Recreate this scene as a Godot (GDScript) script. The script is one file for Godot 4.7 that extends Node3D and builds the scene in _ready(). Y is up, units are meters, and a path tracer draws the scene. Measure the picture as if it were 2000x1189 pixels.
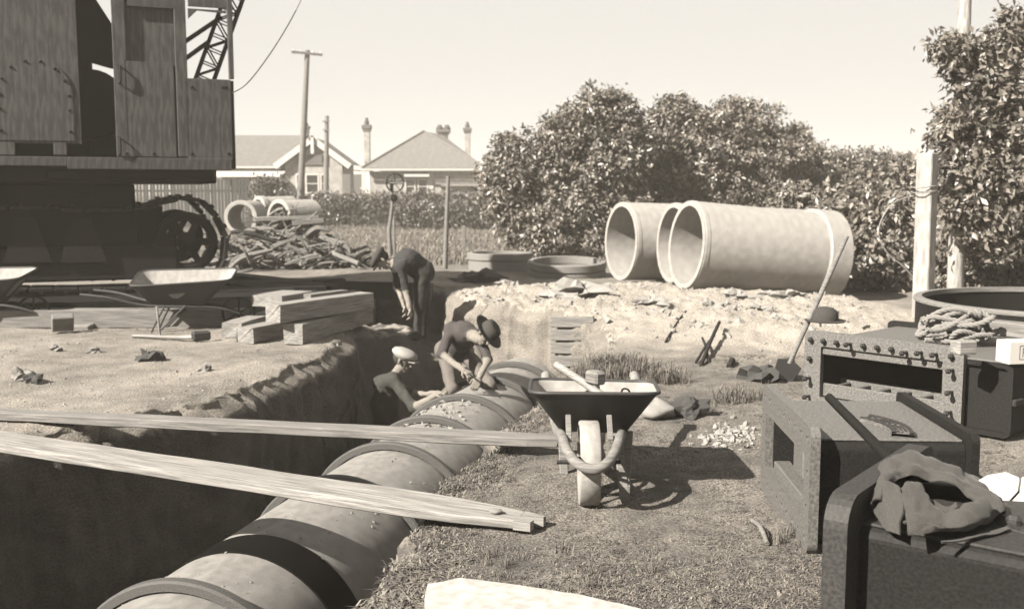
extends Node3D
# A pipe-laying trench, seen in an old sepia photograph. y is up, metres; the camera looks along -z, "depth" is -z.
const F := 2000.0
const CAM := Vector3(0, 1.65, 0)
const PITCH := 0.1094
const EXPO := 4.1
var cb := Basis(Vector3.RIGHT, -PITCH)
var rng := RandomNumberGenerator.new()
var nz := FastNoiseLite.new()
var M := {}
var used := {}

# ---------------------------------------------------------------- pixels to directions
func ray(px: float, py: float) -> Vector3:
	return cb * Vector3(px - 1000.0, 594.5 - py, -F)
func G(px: float, py: float, h := 0.0) -> Vector3:
	var d := ray(px, py)
	return CAM + d * ((h - CAM.y) / d.y)
func P(px: float, py: float, depth: float) -> Vector3:
	var d := ray(px, py)
	return CAM + d * (-depth / d.z)
func PL(px: float, py: float, t: Transform3D) -> Vector2:
	var i := t.affine_inverse()
	var o: Vector3 = i * CAM
	var d: Vector3 = i.basis * ray(px, py)
	var p: Vector3 = o + d * (-o.z / d.z)
	return Vector2(p.x, p.y)
func n2(x: float, y: float, f: float) -> float:
	return nz.get_noise_2d(x * f * 100.0, y * f * 100.0)
func n3(p: Vector3, f: float) -> float:
	return nz.get_noise_3dv(p * f * 100.0)

# ---------------------------------------------------------------- mesh builder
class B:
	var st := SurfaceTool.new()
	var o := Vector3.ZERO
	func _init(off := Vector3.ZERO):
		st.begin(Mesh.PRIMITIVE_TRIANGLES)
		o = off
		st.set_smooth_group(-1)
	func sm(on: bool):
		st.set_smooth_group(0 if on else -1)
	func tri(a: Vector3, b: Vector3, c: Vector3):
		st.add_vertex(a - o); st.add_vertex(c - o); st.add_vertex(b - o)
	func quad(a: Vector3, b: Vector3, c: Vector3, d: Vector3):
		tri(a, b, c); tri(a, c, d)
	func away(p: Array, c: Vector3):
		var n: Vector3 = (p[1] - p[0]).cross(p[2] - p[0])
		var m := Vector3.ZERO
		for q in p: m += q
		if n.dot(m / p.size() - c) < 0.0: p.reverse()
		if p.size() == 3: tri(p[0], p[1], p[2])
		else: quad(p[0], p[1], p[2], p[3])
	func box(t: Transform3D, s: Vector3, bev := 0.0):
		sm(false)
		var h := s * 0.5
		var b: float = min(bev, min(h.x, min(h.y, h.z)) * 0.8)
		var c := t.origin
		if b <= 0.0:
			for ax in 3:
				for sg in [-1.0, 1.0]:
					var q := []
					for k in [[-1, -1], [1, -1], [1, 1], [-1, 1]]:
						var v := Vector3.ZERO
						v[ax] = sg * h[ax]; v[(ax + 1) % 3] = k[0] * h[(ax + 1) % 3]; v[(ax + 2) % 3] = k[1] * h[(ax + 2) % 3]
						q.append(t * v)
					away(q, c)
			return
		var g = func(ax, sx, sy, sz):
			var v := Vector3(sx * (h.x - b), sy * (h.y - b), sz * (h.z - b))
			v[ax] = [sx, sy, sz][ax] * h[ax]
			return t * v
		for ax in 3:
			for sg in [-1, 1]:
				var q := []
				for k in [[-1, -1], [1, -1], [1, 1], [-1, 1]]:
					var s3 := [0, 0, 0]
					s3[ax] = sg; s3[(ax + 1) % 3] = k[0]; s3[(ax + 2) % 3] = k[1]
					q.append(g.call(ax, s3[0], s3[1], s3[2]))
				away(q, c)
		for ax in 3:
			var u := (ax + 1) % 3
			var w := (ax + 2) % 3
			for a in [-1, 1]:
				for d in [-1, 1]:
					var s0 := [0, 0, 0]; var s1 := [0, 0, 0]
					s0[ax] = -1; s1[ax] = 1; s0[u] = a; s1[u] = a; s0[w] = d; s1[w] = d
					away([g.call(u, s0[0], s0[1], s0[2]), g.call(u, s1[0], s1[1], s1[2]), g.call(w, s1[0], s1[1], s1[2]), g.call(w, s0[0], s0[1], s0[2])], c)
		for x in [-1, 1]:
			for y in [-1, 1]:
				for z in [-1, 1]:
					away([g.call(0, x, y, z), g.call(1, x, y, z), g.call(2, x, y, z)], c)
	func bx(c: Vector3, s: Vector3, bev := 0.0):
		box(Transform3D(Basis.IDENTITY, c), s, bev)
	func tube(p: Array, r, n := 8, caps := true):
		var rings := []
		var up := Vector3.UP
		for i in p.size():
			var d: Vector3 = (p[min(i + 1, p.size() - 1)] - p[max(i - 1, 0)]).normalized()
			if i == 0 and absf(d.dot(up)) > 0.9: up = Vector3.RIGHT
			var x := up.cross(d).normalized()
			if x.length() < 0.5: x = Vector3.RIGHT
			var y := d.cross(x).normalized()
			up = y
			var rr: float = r[i] if r is Array else r
			var ring := []
			for k in n:
				var a := TAU * k / n
				ring.append(p[i] + (x * cos(a) + y * sin(a)) * rr)
			rings.append(ring)
		sm(n > 5)
		for i in rings.size() - 1:
			for k in n:
				var k2 := (k + 1) % n
				quad(rings[i][k], rings[i][k2], rings[i + 1][k2], rings[i + 1][k])
		if caps:
			sm(false)
			for k in range(1, n - 1):
				tri(rings[0][0], rings[0][k + 1], rings[0][k])
				var e: Array = rings[-1]
				tri(e[0], e[k], e[k + 1])
	# profile of Vector2(radius, height) turned round the y axis of t; profile runs so that the outside is on its right going up
	func lathe(t: Transform3D, prof: Array, n := 24, smooth := true, a0 := 0.0, a1 := TAU):
		for i in prof.size() - 1:
			# each band is smooth round, sharp between bands that turn a corner
			sm(smooth)
			for k in n:
				var b0 := a0 + (a1 - a0) * k / n
				var b1 := a0 + (a1 - a0) * (k + 1) / n
				var q: Array = []
				for e in [[i, b0], [i, b1], [i + 1, b1], [i + 1, b0]]:
					var v: Vector2 = prof[e[0]]
					q.append(t * Vector3(v.x * cos(e[1]), v.y, v.x * sin(e[1])))
				if prof[i].x < 1e-5: tri(q[0], q[3], q[2])
				elif prof[i + 1].x < 1e-5: tri(q[0], q[2], q[1])
				else: quad(q[0], q[3], q[2], q[1])
	func prism(t: Transform3D, poly: PackedVector2Array, z0: float, z1: float):
		sm(false)
		var pp := poly
		if Geometry2D.is_polygon_clockwise(pp): pp.reverse()
		var ix := Geometry2D.triangulate_polygon(pp)
		for i in range(0, ix.size(), 3):
			var a := pp[ix[i]]; var b := pp[ix[i + 1]]; var c := pp[ix[i + 2]]
			if (b - a).cross(c - a) < 0.0:
				var w := b; b = c; c = w
			tri(t * Vector3(a.x, a.y, z1), t * Vector3(b.x, b.y, z1), t * Vector3(c.x, c.y, z1))
			tri(t * Vector3(a.x, a.y, z0), t * Vector3(c.x, c.y, z0), t * Vector3(b.x, b.y, z0))
		for i in pp.size():
			var a := pp[i]; var b := pp[(i + 1) % pp.size()]
			quad(t * Vector3(a.x, a.y, z0), t * Vector3(b.x, b.y, z0), t * Vector3(b.x, b.y, z1), t * Vector3(a.x, a.y, z1))
	# a flat ring between two outlines of the same number of points
	func frame(t: Transform3D, outer: Array, inner: Array, z0: float, z1: float):
		sm(false)
		var n := outer.size()
		for i in n:
			var a: Vector2 = outer[i]; var b: Vector2 = outer[(i + 1) % n]
			var c: Vector2 = inner[(i + 1) % n]; var d: Vector2 = inner[i]
			quad(t * Vector3(a.x, a.y, z1), t * Vector3(b.x, b.y, z1), t * Vector3(c.x, c.y, z1), t * Vector3(d.x, d.y, z1))
			quad(t * Vector3(d.x, d.y, z0), t * Vector3(c.x, c.y, z0), t * Vector3(b.x, b.y, z0), t * Vector3(a.x, a.y, z0))
			quad(t * Vector3(a.x, a.y, z0), t * Vector3(b.x, b.y, z0), t * Vector3(b.x, b.y, z1), t * Vector3(a.x, a.y, z1))
			quad(t * Vector3(d.x, d.y, z1), t * Vector3(c.x, c.y, z1), t * Vector3(c.x, c.y, z0), t * Vector3(d.x, d.y, z0))
	func mesh() -> ArrayMesh:
		st.index()
		st.generate_normals()
		return st.commit()

# ---------------------------------------------------------------- nodes
func numbered(called: String) -> String:
	used[called] = used.get(called, -1) + 1
	return called if used[called] == 0 else "%s_%03d" % [called, used[called]]
func tag(o: Node3D, label: String, category: String, group := "", kind := ""):
	if label: o.set_meta("label", label)
	if category: o.set_meta("category", category)
	if group: o.set_meta("group", group)
	if kind: o.set_meta("kind", kind)
func thing(called: String, label: String, category: String, t = Vector3.ZERO, group := "") -> Node3D:
	var o := Node3D.new()
	o.name = numbered(called)
	add_child(o)
	if t is Transform3D: o.transform = t
	else: o.position = t
	tag(o, label, category, group)
	return o
func part(parent: Node, called: String, mesh: Mesh, m: Material, t = Vector3.ZERO) -> MeshInstance3D:
	var o := MeshInstance3D.new()
	o.name = numbered(called) if parent == self else called
	o.mesh = mesh
	o.material_override = m
	parent.add_child(o, true)
	if t is Transform3D: o.transform = t
	else: o.position = t
	return o
func copy(o: Node3D, t: Transform3D, label := "") -> Node3D:
	var c: Node3D = o.duplicate()
	c.name = numbered(str(o.name).rstrip("_0123456789"))
	add_child(c)
	c.transform = t
	if label: c.set_meta("label", label)
	return c
# a frame whose x runs along the ground from a to b, y up, z to the left of the walk seen from above turned out
func frame_at(a: Vector3, b: Vector3) -> Transform3D:
	var x := (b - a); x.y = 0; x = x.normalized()
	return Transform3D(Basis(x, Vector3.UP, x.cross(Vector3.UP)), a)
# x from a to b (also sloping), y as near to up as can be
func along(a: Vector3, b: Vector3, roll := 0.0) -> Transform3D:
	var x := (b - a).normalized()
	var z := x.cross(Vector3.UP).normalized()
	var y := z.cross(x)
	return Transform3D(Basis(x, y, z) * Basis(Vector3.RIGHT, roll), a)

# ---------------------------------------------------------------- textures and materials
func grey_tex(seed_: int, freq: float, lo: float, hi: float, size := 512, oct := 4, sharp := 1.0, fine := 0.0) -> ImageTexture:
	var f := FastNoiseLite.new()
	f.seed = seed_; f.frequency = freq; f.fractal_octaves = oct
	f.noise_type = FastNoiseLite.TYPE_SIMPLEX_SMOOTH
	var im := f.get_seamless_image(size, size)
	im.convert(Image.FORMAT_L8)
	var d := im.get_data()
	var out := PackedByteArray()
	out.resize(d.size())
	var r := RandomNumberGenerator.new()
	r.seed = seed_
	for i in d.size():
		var v := clampf((d[i] / 255.0 - 0.5) * sharp + 0.5 + (r.randf() - 0.5) * fine, 0.0, 1.0)
		out[i] = int(255.0 * lerpf(lo, hi, v))
	var im2 := Image.create_from_data(size, size, false, Image.FORMAT_L8, out)
	im2.generate_mipmaps()
	return ImageTexture.create_from_image(im2)
# wood grain: long fibres along x with finer lines and a few knots' worth of waviness; wraps round in x and y
func wood_tex(seed_: int, lo: float) -> ImageTexture:
	var f := FastNoiseLite.new()
	f.seed = seed_; f.frequency = 1.0; f.fractal_octaves = 3
	var n := 512
	var out := PackedByteArray()
	out.resize(n * n)
	for y in n:
		for x in n:
			var v := 0.0
			for k in 2:   # cross-fade two copies so that the edges meet
				var xx := float(x) - n * k
				var w := float(x) / n
				w = w * w * (3.0 - 2.0 * w)
				var wy := float(y) + 9.0 * f.get_noise_2d(xx * 0.006, y * 0.012)
				var g := 0.55 * f.get_noise_2d(xx * 0.006, wy * 0.05) + 0.5 * f.get_noise_2d(xx * 0.012 + 50.0, wy * 0.22) + 0.3 * f.get_noise_2d(xx * 0.05, wy * 0.5 + 90.0)
				v += g * (w if k == 1 else 1.0 - w)
			out[y * n + x] = int(255.0 * lerpf(lo, 1.0, clampf(0.55 + v * 0.9, 0.0, 1.0)))
	return ImageTexture.create_from_image(Image.create_from_data(n, n, false, Image.FORMAT_L8, out))
func bump_tex(seed_: int, freq: float, strength: float, oct := 4, size := 512) -> ImageTexture:
	var f := FastNoiseLite.new()
	f.seed = seed_; f.frequency = freq; f.fractal_octaves = oct
	var im := f.get_seamless_image(size, size)
	im.convert(Image.FORMAT_RGBA8)
	im.bump_map_to_normal_map(strength)
	return ImageTexture.create_from_image(im)
func sep(l: float) -> Color:
	return Color(l * 1.06, l, l * 0.922).linear_to_srgb()
func mat(l: float, rough := 0.9, tex: Texture2D = null, sc := Vector3.ONE, world := false, normal: Texture2D = null, ns := 1.0, metal := 0.0) -> StandardMaterial3D:
	var m := StandardMaterial3D.new()
	m.albedo_color = sep(l)
	m.roughness = rough
	m.metallic = metal
	m.cull_mode = BaseMaterial3D.CULL_DISABLED
	if tex or normal:
		m.uv1_triplanar = true
		m.uv1_world_triplanar = world
		m.uv1_scale = sc
	if tex: m.albedo_texture = tex
	if normal:
		m.normal_enabled = true
		m.normal_texture = normal
		m.normal_scale = ns
	return m
func make_materials():
	var soil := grey_tex(3, 0.06, 0.6, 1.0, 1024, 8, 1.8, 0.25)
	var blot := grey_tex(5, 0.012, 0.84, 1.0, 512, 6, 1.5, 0.12)
	var streak := wood_tex(7, 0.45)
	var fine := grey_tex(9, 0.05, 0.7, 1.0, 256, 3, 1.5, 0.3)
	var rustt := grey_tex(11, 0.04, 0.66, 1.0, 1024, 8, 1.5, 0.35)
	var nb := bump_tex(13, 0.06, 6.0, 6, 1024)
	var nf := bump_tex(15, 0.09, 5.0)
	M.ground = mat(1.0, 0.97, soil, Vector3.ONE * 0.7, true, nb, 0.7)
	M.ground.vertex_color_use_as_albedo = true
	M.clod = mat(0.24, 0.97, soil, Vector3.ONE * 3.0, false, nb, 0.5)
	M.stone = mat(0.17, 0.9, soil, Vector3.ONE * 4.0, false, nb, 0.5)
	M.dark_stone = mat(0.035, 0.9, soil, Vector3.ONE * 4.0, false, nb, 0.5)
	M.pipe = mat(0.15, 0.72, blot, Vector3(1.6, 1.1, 1.6), false, nf, 0.12)
	M.pipe_ring = mat(0.05, 0.8, rustt, Vector3.ONE * 2.0, false, nf, 0.2)
	M.pipe_pale = mat(0.2, 0.72, grey_tex(21, 0.012, 0.9, 1.0, 512, 6, 1.6, 0.1), Vector3.ONE * 0.9, false, nf, 0.1)
	M.band_black = mat(0.005, 0.95)  # near-black, for the band round one trench pipe
	M.band_black.metallic_specular = 0.05
	M.ring = mat(0.16, 0.85, rustt, Vector3.ONE * 1.5)
	M.wood = mat(0.25, 0.85, streak, Vector3(0.5, 2.2, 2.2), false, nf, 0.06)
	M.wood_grey = mat(0.17, 0.9, streak, Vector3(0.6, 3.0, 3.0), false, nf, 0.06)
	M.wood_new = mat(0.23, 0.85, streak, Vector3(0.6, 2.5, 2.5), false, nf, 0.05)
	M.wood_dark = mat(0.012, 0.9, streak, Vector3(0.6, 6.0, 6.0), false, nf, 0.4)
	M.wood_up = mat(0.25, 0.85, grey_tex(27, 0.01, 0.72, 1.0, 512, 6, 1.6, 0.15), Vector3(4.0, 0.6, 4.0), false, nf, 0.08)
	M.slab = mat(0.27, 0.9, blot, Vector3.ONE * 2.0, false, nb, 0.2)
	M.handle = mat(0.24, 0.7, streak, Vector3(1.0, 4.0, 4.0))
	M.wheel = mat(0.2, 0.8, blot, Vector3.ONE * 3.0, false, nf, 0.2)
	M.iron = mat(0.028, 0.66, rustt, Vector3.ONE * 1.2, false, nf, 0.1)
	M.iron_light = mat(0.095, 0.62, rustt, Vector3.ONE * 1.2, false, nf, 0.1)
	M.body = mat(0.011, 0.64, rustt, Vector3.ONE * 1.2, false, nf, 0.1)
	M.iron_dark = mat(0.01, 0.6, rustt, Vector3.ONE * 2.0, false, nf, 0.3)
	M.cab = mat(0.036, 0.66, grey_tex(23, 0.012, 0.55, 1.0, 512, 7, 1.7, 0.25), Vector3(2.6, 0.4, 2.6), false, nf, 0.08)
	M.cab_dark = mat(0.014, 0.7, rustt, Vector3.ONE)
	M.tray = mat(0.022, 0.65, rustt, Vector3.ONE * 3.0, false, nf, 0.2)
	M.tray_in = mat(0.19, 0.8, blot, Vector3.ONE * 2.0)
	M.cloth = mat(0.05, 1.0, fine, Vector3.ONE * 14.0, false, nf, 0.5)
	M.cloth.rim_enabled = true; M.cloth.rim = 0.3
	M.paper = mat(0.3, 0.9)
	M.rope = mat(0.16, 0.95, fine, Vector3.ONE * 25.0)
	M.person = mat(1.0, 0.9, fine, Vector3.ONE * 6.0)
	M.person.vertex_color_use_as_albedo = true
	M.cap = mat(0.24, 0.95, fine, Vector3.ONE * 10.0)
	M.felt = mat(0.045, 0.95, fine, Vector3.ONE * 10.0)
	M.leaf = mat(1.0, 0.45)
	M.leaf.vertex_color_use_as_albedo = true
	M.leaf.backlight = sep(0.1)
	M.grass = mat(1.0, 0.85)
	M.grass.vertex_color_use_as_albedo = true
	M.grass.backlight = sep(0.1)
	M.bark = mat(0.03, 0.95, streak, Vector3.ONE * 2.0, false, nb, 0.6)
	M.root = mat(0.17, 0.95, streak, Vector3.ONE * 2.5, false, nb, 0.5)
	M.root_dark = mat(0.03, 0.95, streak, Vector3.ONE * 2.5, false, nb, 0.5)
	M.roof = mat(0.09, 0.8, blot, Vector3.ONE * 0.4)
	M.wall = mat(0.22, 0.9, blot, Vector3.ONE * 0.3)
	M.recess_shade = mat(0.07, 0.8)  # dark colour that paints the shade in the houses' porch recesses
	M.trim = mat(0.3, 0.8)
	M.glass = mat(0.015, 0.15)
	M.brick = mat(0.09, 0.9, rustt, Vector3.ONE)
	M.pot = mat(0.025, 0.9)
	M.fence = mat(0.022, 0.8, rustt, Vector3.ONE * 0.7)
	M.wire = mat(0.03, 0.6)
	M.print_ink = mat(0.08, 0.9)
	M.body.metallic_specular = 0.25
	M.iron.metallic_specular = 0.35
	M.iron_dark.metallic_specular = 0.2
	M.cab_dark.metallic_specular = 0.2
	M.wood_dark.metallic_specular = 0.2
	M.cloth.metallic_specular = 0.2
	M.felt.metallic_specular = 0.2
	M.root_dark.metallic_specular = 0.2
	M.bark.metallic_specular = 0.2

# ---------------------------------------------------------------- ground
# outline of the excavation at ground level, as (x, depth)
var pit := PackedVector2Array([Vector2(-0.5, 1.5), Vector2(-0.47, 4.1), Vector2(-0.43, 4.82), Vector2(-0.32, 5.64), Vector2(-0.1, 6.6), Vector2(0.15, 7.76), Vector2(0.45, 8.8), Vector2(0.72, 9.6), Vector2(1.0, 10.6), Vector2(1.05, 12.2), Vector2(0.4, 12.7), Vector2(-0.62, 13.4), Vector2(-0.75, 14.6), Vector2(-0.9, 16.2), Vector2(-1.0, 18.0), Vector2(-2.6, 18.2), Vector2(-2.3, 14.5), Vector2(-1.95, 11.5), Vector2(-1.89, 10.5), Vector2(-2.1, 9.2), Vector2(-2.39, 7.95), Vector2(-2.97, 7.25), Vector2(-3.45, 6.75), Vector2(-3.75, 5.5), Vector2(-3.8, 1.5)])
func pit_in(p: Vector2) -> float:   # distance inside the outline, negative outside
	if p.x < -4.6 or p.x > 1.9 or p.y < 0.5 or p.y > 19.5: return -1.0
	var best := 1e9
	var inside := false
	var n := pit.size()
	var j := n - 1
	for i in n:
		var a := pit[i]; var b := pit[j]
		if (a.y > p.y) != (b.y > p.y) and p.x < (b.x - a.x) * (p.y - a.y) / (b.y - a.y) + a.x: inside = not inside
		var ab := b - a
		var t := clampf((p - a).dot(ab) / ab.length_squared(), 0.0, 1.0)
		best = minf(best, (a + ab * t - p).length_squared())
		j = i
	return sqrt(best) if inside else -sqrt(best)
func bump(x: float, d: float, cx: float, cd: float, rx: float, rd: float) -> float:
	var q := Vector2((x - cx) / rx, (d - cd) / rd).length()
	return smoothstep(1.0, 0.0, q)
func spoil(x: float, d: float) -> float:
	var s := maxf(bump(x, d, 1.2, 14.2, 4.2, 4.4), bump(x, d, 3.2, 13.2, 3.2, 4.2))
	s = maxf(s, bump(x, d, -0.2, 14.6, 1.5, 2.2) * 0.8)
	return clampf(s * 1.6, 0.0, 1.0)
func top_height(x: float, d: float) -> float:
	var h := 0.025 * n2(x, d, 0.006) + 0.014 * n2(x + 40.0, d, 0.03) + 0.008 * n2(x, d, 0.09)
	if d > 30.0: h *= 1.0 + (d - 30.0) * 0.02
	var s := spoil(x, d)
	if s > 0.0:
		h += s * (0.2 + 0.09 * n2(x, d, 0.012) + 0.07 * absf(n2(x + 9.0, d, 0.035)) + 0.035 * n2(x, d + 7.0, 0.09))
	# earth banked by the excavator and a verge beyond the trench
	h += 0.12 * bump(x, d, -2.6, 20.5, 3.5, 2.0)
	# crumbling lip of the left bank
	h += 0.03 * bump(x, d, -2.2, 8.6, 1.4, 2.4) * (0.5 + n2(x, d, 0.08))
	return h
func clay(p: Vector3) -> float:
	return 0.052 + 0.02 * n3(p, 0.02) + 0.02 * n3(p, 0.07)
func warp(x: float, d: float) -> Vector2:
	return Vector2(0.09 * n2(x, d, 0.018) + 0.05 * n2(x + 50.0, d, 0.06), 0.09 * n2(x, d + 31.0, 0.018) + 0.05 * n2(x, d + 77.0, 0.06))
# the cut faces of the trench: lumpy, ragged earth standing just inside the outline
func build_trench_walls():
	var v := PackedVector3Array(); var c := PackedColorArray(); var ix := PackedInt32Array()
	var rows := 44
	var cols := 0
	var n := pit.size()
	for i in n - 1:
		var a := pit[i]; var b := pit[i + 1]
		var k := maxi(1, int((b - a).length() / 0.045))
		var nrm := (b - a).normalized().orthogonal()
		if Geometry2D.is_point_in_polygon((a + b) / 2.0 + nrm * 0.05, pit) == false: nrm = -nrm
		for j in k + (1 if i == n - 2 else 0):
			var e := a.lerp(b, j / float(k))
			var m := nrm
			# blend the direction at corners
			if i > 0 and j < 6:
				var pn := (a - pit[i - 1]).normalized().orthogonal()
				if Geometry2D.is_point_in_polygon((a + pit[i - 1]) / 2.0 + pn * 0.05, pit) == false: pn = -pn
				m = pn.lerp(nrm, 0.5 + j / 12.0).normalized()
			elif j > k - 7 and i < n - 2:
				var qn := (pit[i + 2] - b).normalized().orthogonal()
				if Geometry2D.is_point_in_polygon((b + pit[i + 2]) / 2.0 + qn * 0.05, pit) == false: qn = -qn
				m = nrm.lerp(qn, 0.5 - (k - j) / 12.0).normalized()
			var base := e - warp(e.x, e.y)
			for r in rows + 1:
				var t := r / float(rows)
				var o := Vector2(base.x, base.y) - m * 0.05
				var top := height(o.x, o.y)
				var y := lerpf(top + 0.004, -1.95, t)
				var p3 := Vector3(base.x, y, -base.y)
				var out := -0.05 + 0.17 * smoothstep(0.0, 0.06, t) + 0.05 * t
				out += smoothstep(0.0, 0.08, t) * (0.07 * n3(p3, 0.012) + 0.05 * absf(n3(p3, 0.03)) + 0.035 * n3(p3, 0.08))
				var q := base + m * out
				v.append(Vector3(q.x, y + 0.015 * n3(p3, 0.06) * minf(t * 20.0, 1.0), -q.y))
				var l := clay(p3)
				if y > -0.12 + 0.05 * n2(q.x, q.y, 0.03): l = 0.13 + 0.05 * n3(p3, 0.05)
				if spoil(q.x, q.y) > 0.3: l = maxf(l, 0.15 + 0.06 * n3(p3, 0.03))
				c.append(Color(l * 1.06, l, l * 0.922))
			cols += 1
	var nn := PackedVector3Array(); nn.resize(v.size())
	for j in cols - 1:
		for r in rows:
			var a := j * (rows + 1) + r
			var b := a + rows + 1
			for e in [a, a + 1, b, b, a + 1, b + 1]: ix.append(e)
			var g := (v[b + 1] - v[a]).cross(v[a + 1] - v[b])
			nn[a] += g; nn[b] += g; nn[a + 1] += g; nn[b + 1] += g
	# make normals agree with the faces' clockwise side
	var chk := (v[ix[2]] - v[ix[0]]).cross(v[ix[1]] - v[ix[0]])
	var sgn := 1.0 if chk.dot(nn[0]) > 0.0 else -1.0
	for i in nn.size(): nn[i] = nn[i].normalized() * sgn
	var ar := []
	ar.resize(Mesh.ARRAY_MAX)
	ar[Mesh.ARRAY_VERTEX] = v; ar[Mesh.ARRAY_NORMAL] = nn; ar[Mesh.ARRAY_COLOR] = c; ar[Mesh.ARRAY_INDEX] = ix
	var am := ArrayMesh.new()
	am.add_surface_from_arrays(Mesh.PRIMITIVE_TRIANGLES, ar)
	tag(part(self, "trench_wall", am, M.ground), "", "", "", "structure")
func height(x: float, d: float) -> float:
	var q := Vector2(x + 0.09 * n2(x, d, 0.018) + 0.05 * n2(x + 50.0, d, 0.06), d + 0.09 * n2(x, d + 31.0, 0.018) + 0.05 * n2(x, d + 77.0, 0.06))
	var s := pit_in(q)
	var h := top_height(x, d)
	if s <= 0.0:
		# the lip is worn down a little
		if s > -0.25: h -= 0.05 * (1.0 + s / 0.25) * (0.6 + n2(x, d, 0.05))
		return h
	var floor_h := -1.85 + 0.06 * n2(x, d, 0.02) + 0.04 * n2(x, d, 0.08)
	floor_h += 0.95 * smoothstep(13.0, 17.5, d)
	# earth left standing along the left wall, where one man stands
	floor_h = maxf(floor_h, -1.85 + 1.72 * smoothstep(1.0, 0.35, Vector2((x + 1.65) / 0.95, (d - 13.1) / 1.7).length()) + 0.05 * n2(x, d, 0.05))
	floor_h = maxf(floor_h, -1.85 + 1.3 * bump(x, d, 0.75, 11.6, 0.9, 1.6))
	var w := 0.1 + 0.35 * bump(x, d, -2.0, 12.0, 1.0, 3.0)
	h -= 0.05 * (0.6 + n2(x, d, 0.05))
	var t := clampf(s / w, 0.0, 1.0)
	return lerpf(h, floor_h, t)
func lines(lo: float, hi: float, step: float, far_lo: float, far_hi: float) -> PackedFloat32Array:
	var a := PackedFloat32Array()
	var left := []
	var s := step
	var v := lo
	while v > far_lo:
		s *= 1.16
		v -= s
		left.append(v)
	left.reverse()
	for e in left: a.append(e)
	v = lo
	while v < hi:
		a.append(v)
		v += step
	s = step
	while v < far_hi:
		a.append(v)
		s *= 1.16
		v += s
	a.append(v)
	return a
func build_ground():
	var xs := lines(-5.2, 5.0, 0.045, -700.0, 700.0)
	var ds := lines(3.3, 18.6, 0.05, -60.0, 900.0)
	var nx := xs.size()
	var nd := ds.size()
	var v := PackedVector3Array(); v.resize(nx * nd)
	var c := PackedColorArray(); c.resize(nx * nd)
	for j in nd:
		for i in nx:
			var x := xs[i]; var d := ds[j]
			var y := height(x, d)
			var p := Vector3(x, y, -d)
			var below := clampf(-y / 0.3, 0.0, 1.0)
			if below > 0.4:   # ragged trench walls
				p.x += 0.06 * n3(p * Vector3(1, 0.7, 1), 0.03)
				p.z += 0.06 * n3(p * Vector3(1, 0.7, 1) + Vector3(9, 3, 1), 0.03)
			v[j * nx + i] = p
			# what the ground is made of: bare pale dirt, trodden turf, spoil clay, rough grass far off
			var turf := smoothstep(-0.15, 0.15, (x - 0.235 * (d - 8.1) + 0.9) * 0.5 + 0.3 * n2(x, d, 0.01)) * smoothstep(10.6, 9.0, d + n2(x, d, 0.01))
			var l := 0.16 + 0.065 * n2(x, d, 0.008) + 0.06 * n2(x, d, 0.03) + 0.03 * n2(x, d, 0.12)
			l = lerpf(l, 0.105 + 0.07 * n2(x, d, 0.011) + 0.05 * n2(x, d, 0.05) + 0.03 * n2(x, d, 0.13), turf)
			l = lerpf(l, 0.25 + 0.04 * n2(x, d, 0.03), smoothstep(0.05, 0.5, spoil(x, d) + 0.3 * n2(x, d, 0.02)))
			var far := smoothstep(19.0, 23.0, d + 3.0 * n2(x, d, 0.006))
			l = lerpf(l, 0.1 + 0.05 * n2(x, d, 0.004), far)
			# subsoil clay below the layer of topsoil
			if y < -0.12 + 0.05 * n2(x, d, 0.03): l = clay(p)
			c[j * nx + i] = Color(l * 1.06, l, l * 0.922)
	var ix := PackedInt32Array(); ix.resize((nx - 1) * (nd - 1) * 6)
	var n := PackedVector3Array(); n.resize(nx * nd)
	var k := 0
	for j in nd - 1:
		for i in nx - 1:
			var a := j * nx + i
			var b := a + 1
			var e := a + nx
			var f := e + 1
			ix[k] = a; ix[k + 1] = e; ix[k + 2] = f
			ix[k + 3] = a; ix[k + 4] = f; ix[k + 5] = b
			k += 6
			var m := (v[f] - v[a]).cross(v[e] - v[b])
			n[a] += m; n[b] += m; n[e] += m; n[f] += m
	for i in n.size(): n[i] = n[i].normalized()
	var ar := []
	ar.resize(Mesh.ARRAY_MAX)
	ar[Mesh.ARRAY_VERTEX] = v; ar[Mesh.ARRAY_NORMAL] = n; ar[Mesh.ARRAY_COLOR] = c; ar[Mesh.ARRAY_INDEX] = ix
	var am := ArrayMesh.new()
	am.add_surface_from_arrays(Mesh.PRIMITIVE_TRIANGLES, ar)
	var o := part(self, "ground", am, M.ground)
	tag(o, "", "", "", "structure")

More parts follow.
